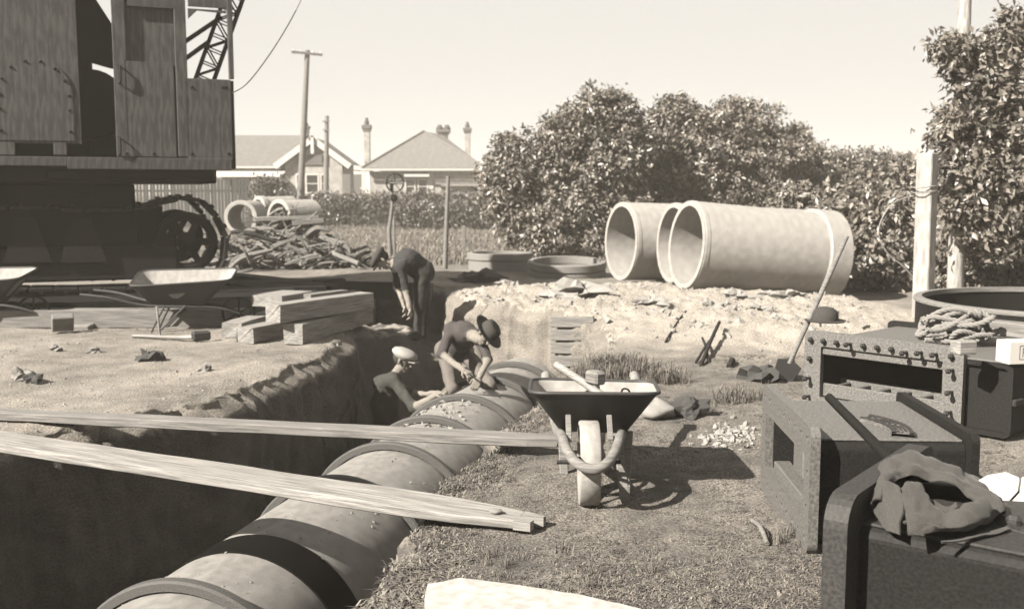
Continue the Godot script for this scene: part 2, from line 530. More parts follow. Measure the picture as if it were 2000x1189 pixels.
# ---------------------------------------------------------------- smooth bodies: capsules joined and meshed as surface nets
# bones: [a, b, radius_a, radius_b, colour index]
func net(st: Array, bones: Array, cell: float, k: float, cols: Array, rough := 0.0, only_near := Vector3.INF, only_r := 0.0):
	var lo := Vector3.INF; var hi := -Vector3.INF
	for b in bones:
		for e in 2:
			var r: float = b[2 + e] + k + cell * 2.0
			lo = lo.min(b[e] - Vector3.ONE * r); hi = hi.max(b[e] + Vector3.ONE * r)
	var dx := int((hi.x - lo.x) / cell) + 2
	var dy := int((hi.y - lo.y) / cell) + 2
	var dz := int((hi.z - lo.z) / cell) + 2
	var f := PackedFloat32Array(); f.resize(dx * dy * dz); f.fill(1.0)
	var nearest := PackedFloat32Array(); nearest.resize(dx * dy * dz); nearest.fill(1.0)
	var who := PackedByteArray(); who.resize(dx * dy * dz)
	for b in bones:
		var a: Vector3 = b[0]; var ab: Vector3 = b[1] - b[0]
		var l2 := maxf(ab.length_squared(), 1e-9)
		var ra: float = b[2]; var rb: float = b[3]
		var m := maxf(ra, rb) + k + cell * 2.0
		var l: Vector3 = (a.min(b[1]) - Vector3.ONE * m - lo) / cell
		var h: Vector3 = (a.max(b[1]) + Vector3.ONE * m - lo) / cell
		for z in range(maxi(int(l.z), 0), mini(int(h.z) + 1, dz)):
			for y in range(maxi(int(l.y), 0), mini(int(h.y) + 1, dy)):
				var row := (z * dy + y) * dx
				for x in range(maxi(int(l.x), 0), mini(int(h.x) + 1, dx)):
					var p := lo + Vector3(x, y, z) * cell
					var t := clampf((p - a).dot(ab) / l2, 0.0, 1.0)
					var d := (p - a - ab * t).length() - lerpf(ra, rb, t)
					var i := row + x
					if d < nearest[i]:
						nearest[i] = d; who[i] = b[4]
					var g := f[i]
					var hh := maxf(k - absf(g - d), 0.0) / k
					f[i] = minf(g, d) - hh * hh * k * 0.25
	if rough > 0.0:
		for i in f.size():
			if f[i] < 0.15:
				var p := lo + Vector3(i % dx, (i / dx) % dy, i / (dx * dy)) * cell
				f[i] += rough * (n3(p, 0.035) + 0.5 * n3(p, 0.09)) if rough < 0.01 else rough * (1.6 * absf(n3(p * Vector3(1, 0.8, 1.3), 0.022)) - 0.3 + 0.7 * absf(n3(p + Vector3(5, 2, 1), 0.05)) + 0.25 * n3(p, 0.12))
	var at := {}
	var corner := [0, 1, dx, dx + 1, dx * dy, dx * dy + 1, dx * dy + dx, dx * dy + dx + 1]
	var co := [Vector3(0, 0, 0), Vector3(1, 0, 0), Vector3(0, 1, 0), Vector3(1, 1, 0), Vector3(0, 0, 1), Vector3(1, 0, 1), Vector3(0, 1, 1), Vector3(1, 1, 1)]
	var edges := [[0, 1], [2, 3], [4, 5], [6, 7], [0, 2], [1, 3], [4, 6], [5, 7], [0, 4], [1, 5], [2, 6], [3, 7]]
	var verts: PackedVector3Array = st[0]
	var colors: PackedColorArray = st[1]
	var idx: PackedInt32Array = st[2]
	for z in dz - 1:
		for y in dy - 1:
			for x in dx - 1:
				var i := (z * dy + y) * dx + x
				if f[i] > cell * 2.0 or f[i] < -cell * 2.0: continue
				var neg := 0
				for e in corner:
					if f[i + e] < 0.0: neg += 1
				if neg == 0 or neg == 8: continue
				var s := Vector3.ZERO
				var n := 0
				for e in edges:
					var fa := f[i + corner[e[0]]]; var fb := f[i + corner[e[1]]]
					if (fa < 0.0) != (fb < 0.0):
						s += (co[e[0]] as Vector3).lerp(co[e[1]], fa / (fa - fb))
						n += 1
				at[i] = verts.size()
				verts.append(lo + (Vector3(x, y, z) + s / n) * cell)
				var l: float = cols[who[i]]
				colors.append(Color(l * 1.06, l, l * 0.922))
	var step := [1, dx, dx * dy]
	for i in at:
		for ax in 3:
			var a: bool = f[i] < 0.0
			if a == (f[i + step[ax]] < 0.0): continue
			var u: int = step[(ax + 1) % 3]
			var w: int = step[(ax + 2) % 3]
			var q := [i, i - u, i - u - w, i - w]
			var ok := true
			for e in q:
				if not at.has(e): ok = false
			if not ok: continue
			if not a: q.reverse()
			for e in [0, 2, 1, 0, 3, 2]: idx.append(at[q[e]])
	st[0] = verts; st[1] = colors; st[2] = idx
func net_new() -> Array:
	return [PackedVector3Array(), PackedColorArray(), PackedInt32Array()]
func net_mesh(st: Array, off := Vector3.ZERO) -> ArrayMesh:
	var v: PackedVector3Array = st[0]
	var ix: PackedInt32Array = st[2]
	var n := PackedVector3Array(); n.resize(v.size())
	for i in range(0, ix.size(), 3):
		var m := (v[ix[i + 2]] - v[ix[i]]).cross(v[ix[i + 1]] - v[ix[i]])
		n[ix[i]] += m; n[ix[i + 1]] += m; n[ix[i + 2]] += m
	for i in n.size(): n[i] = n[i].normalized()
	for i in v.size(): v[i] -= off
	var ar := []
	ar.resize(Mesh.ARRAY_MAX)
	ar[Mesh.ARRAY_VERTEX] = v; ar[Mesh.ARRAY_NORMAL] = n; ar[Mesh.ARRAY_COLOR] = st[1]; ar[Mesh.ARRAY_INDEX] = ix
	var am := ArrayMesh.new()
	am.add_surface_from_arrays(Mesh.PRIMITIVE_TRIANGLES, ar)
	return am

# ---------------------------------------------------------------- timber
func beam_mesh(length: float, w: float, t: float, sd: int, wob := 0.004, tip := 0.0, n := 22) -> ArrayMesh:
	var b := B.new()
	var r := RandomNumberGenerator.new(); r.seed = sd
	var rings := []
	var ch: float = minf(0.006, t * 0.15)
	for i in n + 1:
		var x := length * i / n
		var tt: float = t; var ww: float = w
		if tip > 0.0 and x > length - tip:
			ww *= 1.0 - 0.45 * pow((x - length + tip) / tip, 1.6)
		var q := []
		for e in [[-1, -1, 1, 0], [-1, -1, 0, 1], [-1, 1, 0, -1], [-1, 1, 1, 0], [1, 1, -1, 0], [1, 1, 0, -1], [1, -1, 0, 1], [1, -1, -1, 0]]:
			var z: float = e[0] * ww * 0.5 + e[2] * ch + wob * n2(x + sd, e[0] * 3.0 + e[1], 0.012)
			var y: float = e[1] * tt * 0.5 + e[3] * ch + wob * n2(x + sd * 2.0, e[1] * 5.0 + e[0], 0.012)
			q.append(Vector3(x + (r.randf_range(-1, 1) * wob * 2.0 if i == n or i == 0 else 0.0), y, z))
		rings.append(q)
	for i in n:
		for k in 8:
			var k2 := (k + 1) % 8
			b.quad(rings[i][k], rings[i][k2], rings[i + 1][k2], rings[i + 1][k])
	for k in range(1, 7):
		b.tri(rings[0][0], rings[0][k + 1], rings[0][k])
		b.tri(rings[n][0], rings[n][k], rings[n][k + 1])
	return b.mesh()
func beam(called: String, label: String, cat: String, a: Vector3, e: Vector3, w: float, t: float, m: Material, sd := 1, group := "", roll := 0.0, wob := 0.004, tip := 0.0) -> MeshInstance3D:
	var o := part(self, called, beam_mesh((e - a).length(), w, t, sd, wob, tip), m, along(a, e, roll))
	tag(o, label, cat, group)
	return o
func lump_mesh(sd: int, s: Vector3, cuts := 6, amp := 0.3, smooth := true) -> ArrayMesh:
	var b := B.new()
	b.sm(smooth)
	var n := cuts
	var pt = func(i: int, j: int) -> Vector3:
		var th := PI * i / n
		var ph := TAU * j / (n * 2)
		var d := Vector3(sin(th) * cos(ph), cos(th), sin(th) * sin(ph))
		var r := 1.0 + amp * n3(d + Vector3.ONE * sd * 3.1, 0.011) * 1.6 + amp * 0.5 * n3(d + Vector3.ONE * sd, 0.03)
		return d * r * s
	for i in n:
		for j in n * 2:
			var jj := (j + 1) % (n * 2)
			if i > 0: b.tri(pt.call(i, j), pt.call(i, jj), pt.call(i + 1, jj))
			if i < n - 1: b.tri(pt.call(i, j), pt.call(i + 1, jj), pt.call(i + 1, j))
	return b.mesh()
func hexbolt(l := 0.03, r := 0.019) -> ArrayMesh:   # along +z, base at 0: shank, hexagon head, domed end
	var b := B.new()
	var t := Transform3D(Basis(Vector3.RIGHT, PI / 2), Vector3.ZERO)
	b.lathe(t, [Vector2(r * 0.6, 0), Vector2(r * 0.6, l)], 8)
	b.lathe(t, [Vector2(0, l - 0.004), Vector2(r * 0.92, l - 0.004), Vector2(r, l), Vector2(r, l + 0.02), Vector2(r * 0.85, l + 0.024), Vector2(r * 0.55, l + 0.024)], 6, false)
	b.lathe(t, [Vector2(r * 0.55, l + 0.02), Vector2(r * 0.55, l + 0.032), Vector2(r * 0.4, l + 0.036), Vector2(0, l + 0.036)], 8)
	return b.mesh()

# ---------------------------------------------------------------- pipes
func axis_frame(a: Vector3, e: Vector3) -> Transform3D:   # y from a to e
	var y := (e - a).normalized()
	var x := Vector3.UP - y * Vector3.UP.dot(y)
	x = x.normalized()
	return Transform3D(Basis(x, y, x.cross(y)), a)
func build_trench_pipes():
	var dir := Vector3(0.2425, 0, -0.9701)
	var where := ["running out of the excavation's near end", "carrying a black band", "between the two planks across the trench", "under the narrower plank", "just beyond the narrower plank", "strewn with mortar crumbs", "under the kneeling worker's knee", "farthest along the trench"]
	var at := [4.12, 5.105, 7.075, 8.06, 9.045, 10.03, 11.015, 12.0, 13.0]
	for k in 8:
		var d: float = at[k]
		var a := Vector3(-0.98 + 0.25 * (d - 8.1), -1.09, -d)
		var t := axis_frame(a, a + dir)
		var o := thing("trench_pipe", "laid concrete pipe in the trench, " + where[k], "pipe", t, "pipes laid end to end in the trench")
		var L: float = (at[k + 1] - d) * 1.0308
		part(o, "barrel", barrel_mesh(0.60, 0.668, 0.09, L + 0.05), M.pipe)
		part(o, "collar", collar_mesh(0.68, 0.735, 0.0, 0.075), M.pipe_ring)
		if k == 1:
			part(o, "dark_band", collar_mesh(0.66, 0.676, 0.62, 0.95), M.band_black)  # black ring round the middle of this barrel
func barrel_mesh(ri: float, ro: float, y0: float, y1: float, n := 72) -> ArrayMesh:
	var b := B.new()
	for s in [[Vector2(ro, y0), Vector2(ro, (y0 + y1) / 2), Vector2(ro, y1)], [Vector2(ro, y1), Vector2(ri, y1)], [Vector2(ri, y1), Vector2(ri, y0)], [Vector2(ri, y0), Vector2(ro, y0)]]:
		var c := B.new()
		c.lathe(Transform3D.IDENTITY, s, n)
		b.st.append_from(c.mesh(), 0, Transform3D.IDENTITY)
	return b.st.commit()
func collar_mesh(ri: float, ro: float, y0: float, y1: float, n := 72) -> ArrayMesh:
	var b := B.new()
	var e := minf((y1 - y0) * 0.25, 0.012)
	var p := [Vector2(ri, y0), Vector2(ro - e, y0), Vector2(ro, y0 + e), Vector2(ro, y1 - e), Vector2(ro - e, y1), Vector2(ri, y1), Vector2(ri, y0)]
	for i in p.size() - 1:
		var c := B.new()
		c.lathe(Transform3D.IDENTITY, [p[i], p[i + 1]], n)
		b.st.append_from(c.mesh(), 0, Transform3D.IDENTITY)
	return b.st.commit()
func big_pipe(px: float, py: float, d: float, r: float, ang: float, L: float, drop: float, label: String, bell: bool):
	var a := P(px, py, d)
	var e := a + Vector3(cos(ang), -drop, -sin(ang)) * L
	a.y = maxf(a.y, top_height(a.x, d) + r - 0.03)
	e.y = maxf(e.y, top_height(e.x, -e.z) + r - 0.03)
	var o := thing("concrete_pipe", label, "pipe", axis_frame(a, e), "big concrete pipes lying on the spoil")
	part(o, "barrel", barrel_mesh(r - 0.075, r, 0.0, L), M.pipe_pale)
	part(o, "end_band", collar_mesh(r - 0.01, r + 0.006, 0.015, 0.1), M.pipe_pale)
	if bell:
		part(o, "bell", collar_mesh(r - 0.01, r + 0.055, L - 0.34, L + 0.02), M.pipe_pale)
func build_big_pipes():
	big_pipe(1340, 478, 15.2, 0.655, 0.24, 2.35, 0.10, "pale concrete pipe with a thick belled end, foremost on the spoil", true)
	big_pipe(1312, 474, 16.75, 0.65, 0.24, 2.4, 0.05, "concrete pipe squeezed between its two neighbours, only its mouth showing", false)
	big_pipe(1212, 471, 17.9, 0.68, 0.32, 2.2, 0.03, "concrete pipe with a chipped wide open mouth beside the flat rings", false)
	for e in [[976, 512, 21.5, 0.66, 0.38, "weathered concrete ring lying flat beside the earth clods", 0.0], [1107, 512, 20.2, 0.75, 0.30, "concrete ring with a double rim lying flat beside the chipped pipe", 0.07]]:
		var c := P(e[0], e[1], e[2])
		c.y = top_height(c.x, e[2]) - 0.02
		var o := thing("concrete_ring", e[5], "pipe ring", Transform3D(Basis(Vector3.RIGHT, e[6]), c), "concrete rings lying flat")
		part(o, "wall", barrel_mesh(e[3] - 0.07, e[3], 0.0, e[4], 48), M.ring)
		part(o, "rim", collar_mesh(e[3] - 0.08, e[3] + 0.03, e[4] - 0.13, e[4] + 0.012, 48), M.ring)
		if e[6] > 0.0: part(o, "foot_rim", collar_mesh(e[3] - 0.02, e[3] + 0.022, 0.02, 0.14, 48), M.ring)

# ---------------------------------------------------------------- planks across the trench, timbers
func lying(a: Vector3, e: Vector3, lift: float) -> Array:
	return [a + Vector3.UP * lift, e + Vector3.UP * lift]
func build_planks():
	# wide plank with a split tip
	var a := G(-260, 822, 0.09); var e := G(1052, 1022, 0.035)
	var o := thing("wide_plank", "wide pale plank with a split tapered tip laid over the trench", "plank", along(a, e))
	var L := (e - a).length()
	part(o, "board", beam_mesh(L - 0.1, 0.27, 0.052, 11, 0.006, 0.6, 60), M.wood)
	for q in [[-0.078, -0.012, -0.055, -0.03, 0.12], [-0.002, 0.078, 0.03, 0.07, 0.09]]:
		var pb := B.new()
		pb.prism(Transform3D(Basis(Vector3.RIGHT, PI / 2), Vector3(L - 0.103, 0, 0)), PackedVector2Array([Vector2(0, q[0]), Vector2(q[4], q[2]), Vector2(q[4] * 0.97, q[3]), Vector2(0, q[1])]), -0.024, 0.024)
		part(o, "split_tip", pb.mesh(), M.wood)
	var kn := part(o, "loose_lump", lump_mesh(4, Vector3(0.035, 0.014, 0.025)), M.stone, Vector3(L - 0.22, 0.034, 0.02))
	# narrower plank, thicker on edge
	beam("narrow_plank", "narrower weathered plank laid over the trench towards the wheelbarrow", "plank", G(-60, 806, 0.05), G(1094, 862, 0.10), 0.15, 0.062, M.wood_grey, 23, "", 0.0, 0.007, 0.25)
	part_slab()
	# squared timbers
	var grp := "squared timbers stacked by the trench"
	var sets := [
		[[572, 652, 0.11], [712, 612, 0.11], 0.23, 0.22, M.wood_new, "squared timber lying lowest at the very brink of the trench"],
		[[478, 655, 0.085], [575, 634, 0.085], 0.22, 0.17, M.wood_new, "short squared timber with a knotted end, lowest and in front"],
		[[452, 645, 0.085], [560, 612, 0.085], 0.24, 0.17, M.wood_new, "squared timber beside the short knotted one, partly covered"],
		[[532, 612, 0.34], [716, 586, 0.34], 0.22, 0.2, M.wood_new, "longest squared timber lying on top of the others"],
		[[520, 588, 0.36], [580, 577, 0.36], 0.42, 0.13, M.wood_new, "broad flat timber block lying slantwise behind the topmost timber"],
		[[600, 585, 0.40], [672, 576, 0.40], 0.12, 0.13, M.wood_grey, "thin grey offcut lying behind the longest timber"]]
	var i := 0
	for s in sets:
		i += 1
		beam("squared_timber", s[5], "timber", G(s[0][0], s[0][1], s[0][2]), G(s[1][0], s[1][1], s[1][2]), s[2], s[3], s[4], 30 + i, grp, 0.0, 0.006)
	# low beam behind the barrows and dark mats under the excavator
	beam("ground_beam", "long grey beam lying on the ground behind the barrows", "beam", G(-300, 622, 0.11), G(480, 620, 0.11), 0.24, 0.22, M.wood_grey, 51, "", 0.0, 0.006)
	for k in 7:
		var d := 13.35 + 0.42 * k
		beam("timber_mat", "dark oily timber mat laid under the excavator tracks", "timber", Vector3(-9.0, 0.12, -d + 1.2), Vector3(-3.0 + 0.25 * sin(k * 2.3), 0.12, -d - 0.9), 0.36, 0.24, M.wood_dark, 60 + k, "dark timber mats")
	for k in 3:
		beam("dark_sleeper", ["dark sleeper sloping down behind the squared timbers", "dark sleeper lying beyond the sloping one", "added dark board that darkens the far end of the trench"][k], "timber", [G(440, 560, 0.2), G(420, 540, 0.22), G(676, 566, 0.0)][k], [G(690, 585, 0.06), G(660, 566, 0.1), G(845, 570, 0.0)][k], [0.4, 0.4, 0.06][k], [0.16, 0.16, 0.3][k], M.wood_dark, 70 + k, "dark sleepers by the trench")  # last board is added to turn the far trench wall dark
func part_slab():
	# pale slab at the near edge of the turf
	var pts := [G(835, 1140, 0.05), G(900, 1128, 0.05), G(1010, 1142, 0.05), G(1130, 1160, 0.05), G(1300, 1200, 0.05), G(1340, 1260, 0.05), G(840, 1270, 0.05), G(828, 1180, 0.05)]
	var poly := PackedVector2Array()
	var c: Vector3 = pts[0]
	for q in pts:
		var nxt: Vector3 = pts[(pts.find(q) + 1) % pts.size()]
		for j in 8:
			var v: Vector3 = q.lerp(nxt, j / 8.0) - c
			poly.append(Vector2(v.x + 0.008 * n2(v.x, v.z, 0.09), -v.z + 0.008 * n2(v.x + 3.0, v.z, 0.09)))
	var b := B.new()
	b.prism(Transform3D(Basis(Vector3.RIGHT, -PI / 2), Vector3.ZERO), poly, -0.05, 0.0)
	var o := part(self, "pale_slab", b.mesh(), M.slab, c)
	tag(o, "pale worn slab lying flat on the turf at the trench edge", "slab")

# ---------------------------------------------------------------- cast iron box sections
func round_rect(x0: float, y0: float, x1: float, y1: float, r: float, n := 6) -> Array:
	var a := []
	for q in [[x1 - r, y0 + r, -PI / 2], [x1 - r, y1 - r, 0.0], [x0 + r, y1 - r, PI / 2], [x0 + r, y0 + r, PI]]:
		for i in n + 1:
			var t: float = q[2] + PI / 2 * i / n
			a.append(Vector2(q[0] + r * cos(t), q[1] + r * sin(t)))
	return a
func casting(label: String, a: Vector3, e: Vector3, H: float, L: float, op: Dictionary) -> Node3D:
	var t := frame_at(a, e)
	var W: float = op.get("w", (e - a).length())
	var o := thing("cast_iron_box", label, "casting", t, "flanged cast iron boxes")
	var th: float = op.get("th", 0.045)
	var m: Material = op.get("m", M.iron_light)
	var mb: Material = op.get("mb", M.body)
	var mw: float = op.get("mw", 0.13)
	var b := B.new()
	b.frame(Transform3D.IDENTITY, round_rect(0, 0, W, H, op.get("r", 0.06)), round_rect(mw, op.get("ml", 0.12), W - mw, H - op.get("mt", 0.13), 0.012), -th, 0.0)
	var fl := part(o, "flange", b.mesh(), m)
	# hollow body: four plates, rounded along the edges, and a rear flange
	var i: float = op.get("inset", 0.09)
	var bx0: float = i; var bx1: float = W - i + op.get("more", 0.0)
	var by1: float = H - op.get("drop", 0.07)
	b = B.new()
	var rp := 0.05
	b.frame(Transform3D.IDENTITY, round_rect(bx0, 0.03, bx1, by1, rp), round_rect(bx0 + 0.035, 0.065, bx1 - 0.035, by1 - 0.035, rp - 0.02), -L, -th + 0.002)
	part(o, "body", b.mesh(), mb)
	b = B.new()
	b.bx(Vector3((bx0 + bx1) / 2, by1 + 0.002, -(L + th) / 2), Vector3(bx1 - bx0 - 0.05, 0.012, L - th - 0.01), 0.004)
	part(o, "top_plate", b.mesh(), op.get("mtop", M.iron_light))
	if op.has("closed"):
		b = B.new()
		b.bx(Vector3((bx0 + bx1) / 2, by1 / 2, -L + 0.03), Vector3(bx1 - bx0 - 0.08, by1 - 0.1, 0.03))
		part(o, "back_plate", b.mesh(), M.iron_dark)
		b = B.new()
		b.bx(Vector3((W - 0.06 + bx1) / 2, by1 / 2 + 0.015, -th - 0.04), Vector3(bx1 - W + 0.03, by1 - 0.06, 0.02))
		part(o, "front_plate", b.mesh(), mb)
	b = B.new()
	b.frame(Transform3D.IDENTITY, round_rect(bx0 - 0.06, 0.0, bx1 + 0.06, by1 + 0.05, 0.04), round_rect(bx0 + 0.03, 0.07, bx1 - 0.03, by1 - 0.03, 0.012), -L - 0.04, -L - 0.002)
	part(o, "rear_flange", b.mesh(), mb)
	return o
func build_castings():
	# middle box: turned left, a row of empty bolt holes in its flange
	var a := G(1485, 952); var e := G(1577, 1088)
	var W := (e - a).length()
	var o := casting("rusty flanged cast iron box with empty bolt holes and a curved plate on top", a, e, 0.6, 0.72, {"drop": 0.085, "mt": 0.15, "ml": 0.15, "mw": 0.11})
	var plain := o.get_node("flange")
	o.remove_child(plain)
	plain.free()
	var fl := CSGCombiner3D.new()
	fl.name = "flange"
	o.add_child(fl)
	var sl := CSGPolygon3D.new()
	sl.polygon = PackedVector2Array(round_rect(0, 0, W, 0.6, 0.06))
	sl.depth = 0.045
	fl.add_child(sl)
	var cut := CSGBox3D.new()
	cut.operation = CSGShape3D.OPERATION_SUBTRACTION
	cut.size = Vector3(W - 0.22, 0.30, 0.2)
	cut.position = Vector3(W / 2, 0.30, -0.02)
	fl.add_child(cut)
	var spots := []
	for k in 9:
		for y in [0.53, 0.07]: spots.append(Vector2(0.07 + (W - 0.14) * k / 8.0, y))
	for x in [0.05, W - 0.05]:
		for y in [0.22, 0.38]: spots.append(Vector2(x, y))
	for q in spots:
		var h := CSGCylinder3D.new()
		h.operation = CSGShape3D.OPERATION_SUBTRACTION
		h.radius = 0.015
		h.height = 0.2
		h.sides = 10
		h.rotation.x = PI / 2
		h.position = Vector3(q.x, q.y, -0.02)
		fl.add_child(h)
	fl.material_override = M.iron_light
	var b := B.new()
	b.bx(Vector3(W * 0.52, 0.36, -0.12), Vector3(0.2, 0.25, 0.1), 0.008)
	part(o, "stop_block", b.mesh(), M.iron_light)
	b = B.new()
	b.bx(Vector3(W * 0.5, 0.165, -0.09), Vector3(W - 0.26, 0.05, 0.09), 0.006)
	part(o, "inner_ledge", b.mesh(), M.iron_light)
	# curved maker's plate: raised rim and rows of worn lettering, too worn to read
	var pl := Node3D.new(); pl.name = "curved_plate"
	o.add_child(pl)
	pl.transform = Transform3D(Basis(Vector3.UP, 1.75).scaled(Vector3(1.35, 1.35, 1.35)), o.transform.affine_inverse() * G(1745, 836, 0.523))
	b = B.new()
	b.lathe(Transform3D(Basis.IDENTITY, Vector3(0, 0, 0)), [Vector2(0.30, 0), Vector2(0.30, 0.012), Vector2(0.225, 0.012), Vector2(0.225, 0)].duplicate(), 20, false, -0.55, 0.55)
	var pm := b.mesh()
	pl.position -= pl.basis * Vector3(0.26, 0, 0)
	part(pl, "plate", pm, M.iron_light)
	for r in [0.29, 0.232]:
		b = B.new()
		b.lathe(Transform3D.IDENTITY, [Vector2(r + 0.006, 0.012), Vector2(r + 0.006, 0.018), Vector2(r - 0.006, 0.018), Vector2(r - 0.006, 0.012)], 20, false, -0.55, 0.55)
		part(pl, "raised_rim", b.mesh(), M.iron)
	for row in 3:
		b = B.new()
		for k in 15:
			if (k * 7 + row * 5) % 6 == 0: continue
			var an := -0.5 + k * 0.068
			b.box(Transform3D(Basis(Vector3.UP, -an), Vector3(cos(an), 0, sin(an)) * (0.247 + row * 0.013) + Vector3(0, 0.0135, 0)), Vector3(0.007, 0.004, 0.009))
		part(pl, "worn_lettering", b.mesh(), M.iron)
	# rear box: bolts left in the flange
	a = Vector3(2.225, 0, -7.7); e = Vector3(3.04, 0, -6.8)
	W = (e - a).length()
	o = casting("bolted cast iron box with a row of long bolts and ribs inside", a, e, 0.61, 1.25, {"drop": 0.08, "more": 0.38, "closed": true, "mt": 0.11, "ml": 0.11, "mw": 0.14, "inset": 0.07})
	var bolt := hexbolt(0.012)
	var long_bolt := hexbolt(0.06)
	for k in 11:
		var q := k in [3, 7, 8, 9]
		part(o, "bolt", long_bolt if q else bolt, M.iron, Vector3(0.06 + (W - 0.14) * k / 10.0, 0.545 - (0.012 if k == 7 else 0.0), 0.0))
	for y in [0.11, 0.25, 0.4]:
		part(o, "bolt", bolt if y > 0.3 else long_bolt, M.iron, Vector3(0.055, y, 0.0))
		part(o, "bolt", long_bolt, M.iron, Vector3(W - 0.07, y + 0.05, 0.0))
	b = B.new()
	b.bx(Vector3(W / 2, 0.475, -0.035), Vector3(W - 0.26, 0.075, 0.02), 0.004)
	part(o, "inner_strip", b.mesh(), M.iron_light)
	for z in [-0.06, -0.34]:
		b = B.new()
		b.bx(Vector3(W / 2, 0.165, z), Vector3(W - 0.24, 0.1, 0.03), 0.005)
		part(o, "ledge_bar", b.mesh(), M.iron_light)
	for k in 6:
		b = B.new()
		b.bx(Vector3(0.2 + (W - 0.4) * k / 5.0, 0.155, -0.2), Vector3(0.03, 0.08, 0.25), 0.005)
		part(o, "rib", b.mesh(), M.iron_light)
	b = B.new()
	b.bx(Vector3(W + 0.3, 0.27, -0.6), Vector3(0.06, 0.05, 1.1), 0.01)
	part(o, "side_flange", b.mesh(), M.iron)
	part(o, "bolt", bolt, M.iron, Transform3D(Basis(Vector3.RIGHT, -PI / 2), Vector3(W + 0.315, 0.29, -0.45)))
	# near box: only its edge and top show
	var near := Vector3(1.085, 0, -3.46)
	var far := near + Vector3(0.61, 0, -0.79) * 1.05
	o = casting("dark cast iron box with a rounded upright flange, under the coat", far, near, 0.6, 0.95, {"th": 0.085, "r": 0.11, "drop": 0.12, "m": M.iron, "mtop": M.iron, "inset": 0.12, "more": 0.0})
	b = B.new()
	b.bx(Vector3(0.62, 0.5, -0.52), Vector3(0.035, 0.05, 0.05), 0.012)
	part(o, "lug", b.mesh(), M.iron)
	var lid := Vector3(0.5, 0.478, -0.62)
	part(o, "cover_disc", collar_mesh(0.06, 0.2, 0.0, 0.014, 40), M.iron, lid)

# ---------------------------------------------------------------- wheelbarrows and tools
func tray_mesh(top: Array, bottom: Array, th: float, inner: bool) -> ArrayMesh:
	# top and bottom: four corners in order; walls with rounded upper corners
	var b := B.new()
	var c := Vector3.ZERO
	for p in bottom: c += p / 4.0
	var n := 4
	var ring_t := []; var ring_b := []
	for i in 4:
		var p0: Vector3 = top[(i + 3) % 4]; var p1: Vector3 = top[i]; var p2: Vector3 = top[(i + 1) % 4]
		var q0: Vector3 = bottom[(i + 3) % 4]; var q1: Vector3 = bottom[i]; var q2: Vector3 = bottom[(i + 1) % 4]
		for k in 5:
			var s := k / 4.0
			var r := 0.16
			var a0 := p1.lerp(p0, r); var a2 := p1.lerp(p2, r)
			ring_t.append(a0.lerp(p1, s).lerp(p1.lerp(a2, s), s))
			var b0 := q1.lerp(q0, r); var b2 := q1.lerp(q2, r)
			ring_b.append(b0.lerp(q1, s).lerp(q1.lerp(b2, s), s))
	var m := ring_t.size()
	b.sm(true)
	var off := func(v: Vector3) -> Vector3:
		var h := v - c; h.y = 0
		return v - h.normalized() * th
	for i in m:
		var j := (i + 1) % m
		if inner:
			b.quad(off.call(ring_t[i]), off.call(ring_t[j]), off.call(ring_b[j]) + Vector3.UP * th, off.call(ring_b[i]) + Vector3.UP * th)
			b.tri(off.call(ring_b[i]) + Vector3.UP * th, off.call(ring_b[j]) + Vector3.UP * th, c + Vector3.UP * th)
		else:
			b.quad(ring_b[i], ring_b[j], ring_t[j], ring_t[i])
			b.tri(ring_b[j], ring_b[i], c)
	if not inner:
		var rim := ring_t.duplicate()
		rim.append(ring_t[0]); rim.append(ring_t[1])
		b.tube(rim, 0.011, 8, false)
	return b.mesh()
func bent(p: Array, n := 6) -> Array:   # a smooth curve through the points
	var out := []
	for i in p.size() - 1:
		var a: Vector3 = p[max(i - 1, 0)]; var b: Vector3 = p[i]; var c: Vector3 = p[i + 1]; var d: Vector3 = p[min(i + 2, p.size() - 1)]
		for k in n: out.append(b.cubic_interpolate(c, a, d, k / float(n)))
	out.append(p[-1])
	return out
func wheel_mesh(r: float, w: float, spokes: int, axis: Vector3) -> Array:
	var t := axis_frame(Vector3.ZERO, axis) if absf(axis.y) < 0.9 else Transform3D.IDENTITY
	var b := B.new()
	for s in [[Vector2(r - 0.022, -w / 2), Vector2(r - 0.006, -w / 2)], [Vector2(r - 0.006, -w / 2), Vector2(r, -w / 2 + 0.008), Vector2(r, w / 2 - 0.008), Vector2(r - 0.006, w / 2)], [Vector2(r - 0.006, w / 2), Vector2(r - 0.022, w / 2)], [Vector2(r - 0.022, w / 2), Vector2(r - 0.022, -w / 2)]]:
		var c := B.new()
		c.lathe(t, s, 40)
		b.st.append_from(c.mesh(), 0, Transform3D.IDENTITY)
	var rim := b.st.commit()
	b = B.new()
	b.lathe(t, [Vector2(0, -w * 0.6), Vector2(0.035, -w * 0.6), Vector2(0.035, w * 0.6), Vector2(0, w * 0.6)], 14)
	var hub := b.mesh()
	var sp := []
	for k in spokes:
		b = B.new()
		var a := TAU * k / spokes
		var d: Vector3 = t.basis.x * cos(a) + t.basis.z * sin(a)
		b.tube([d * 0.03, d * (r - 0.015)], 0.011, 6)
		sp.append(b.mesh())
	return [rim, hub, sp]
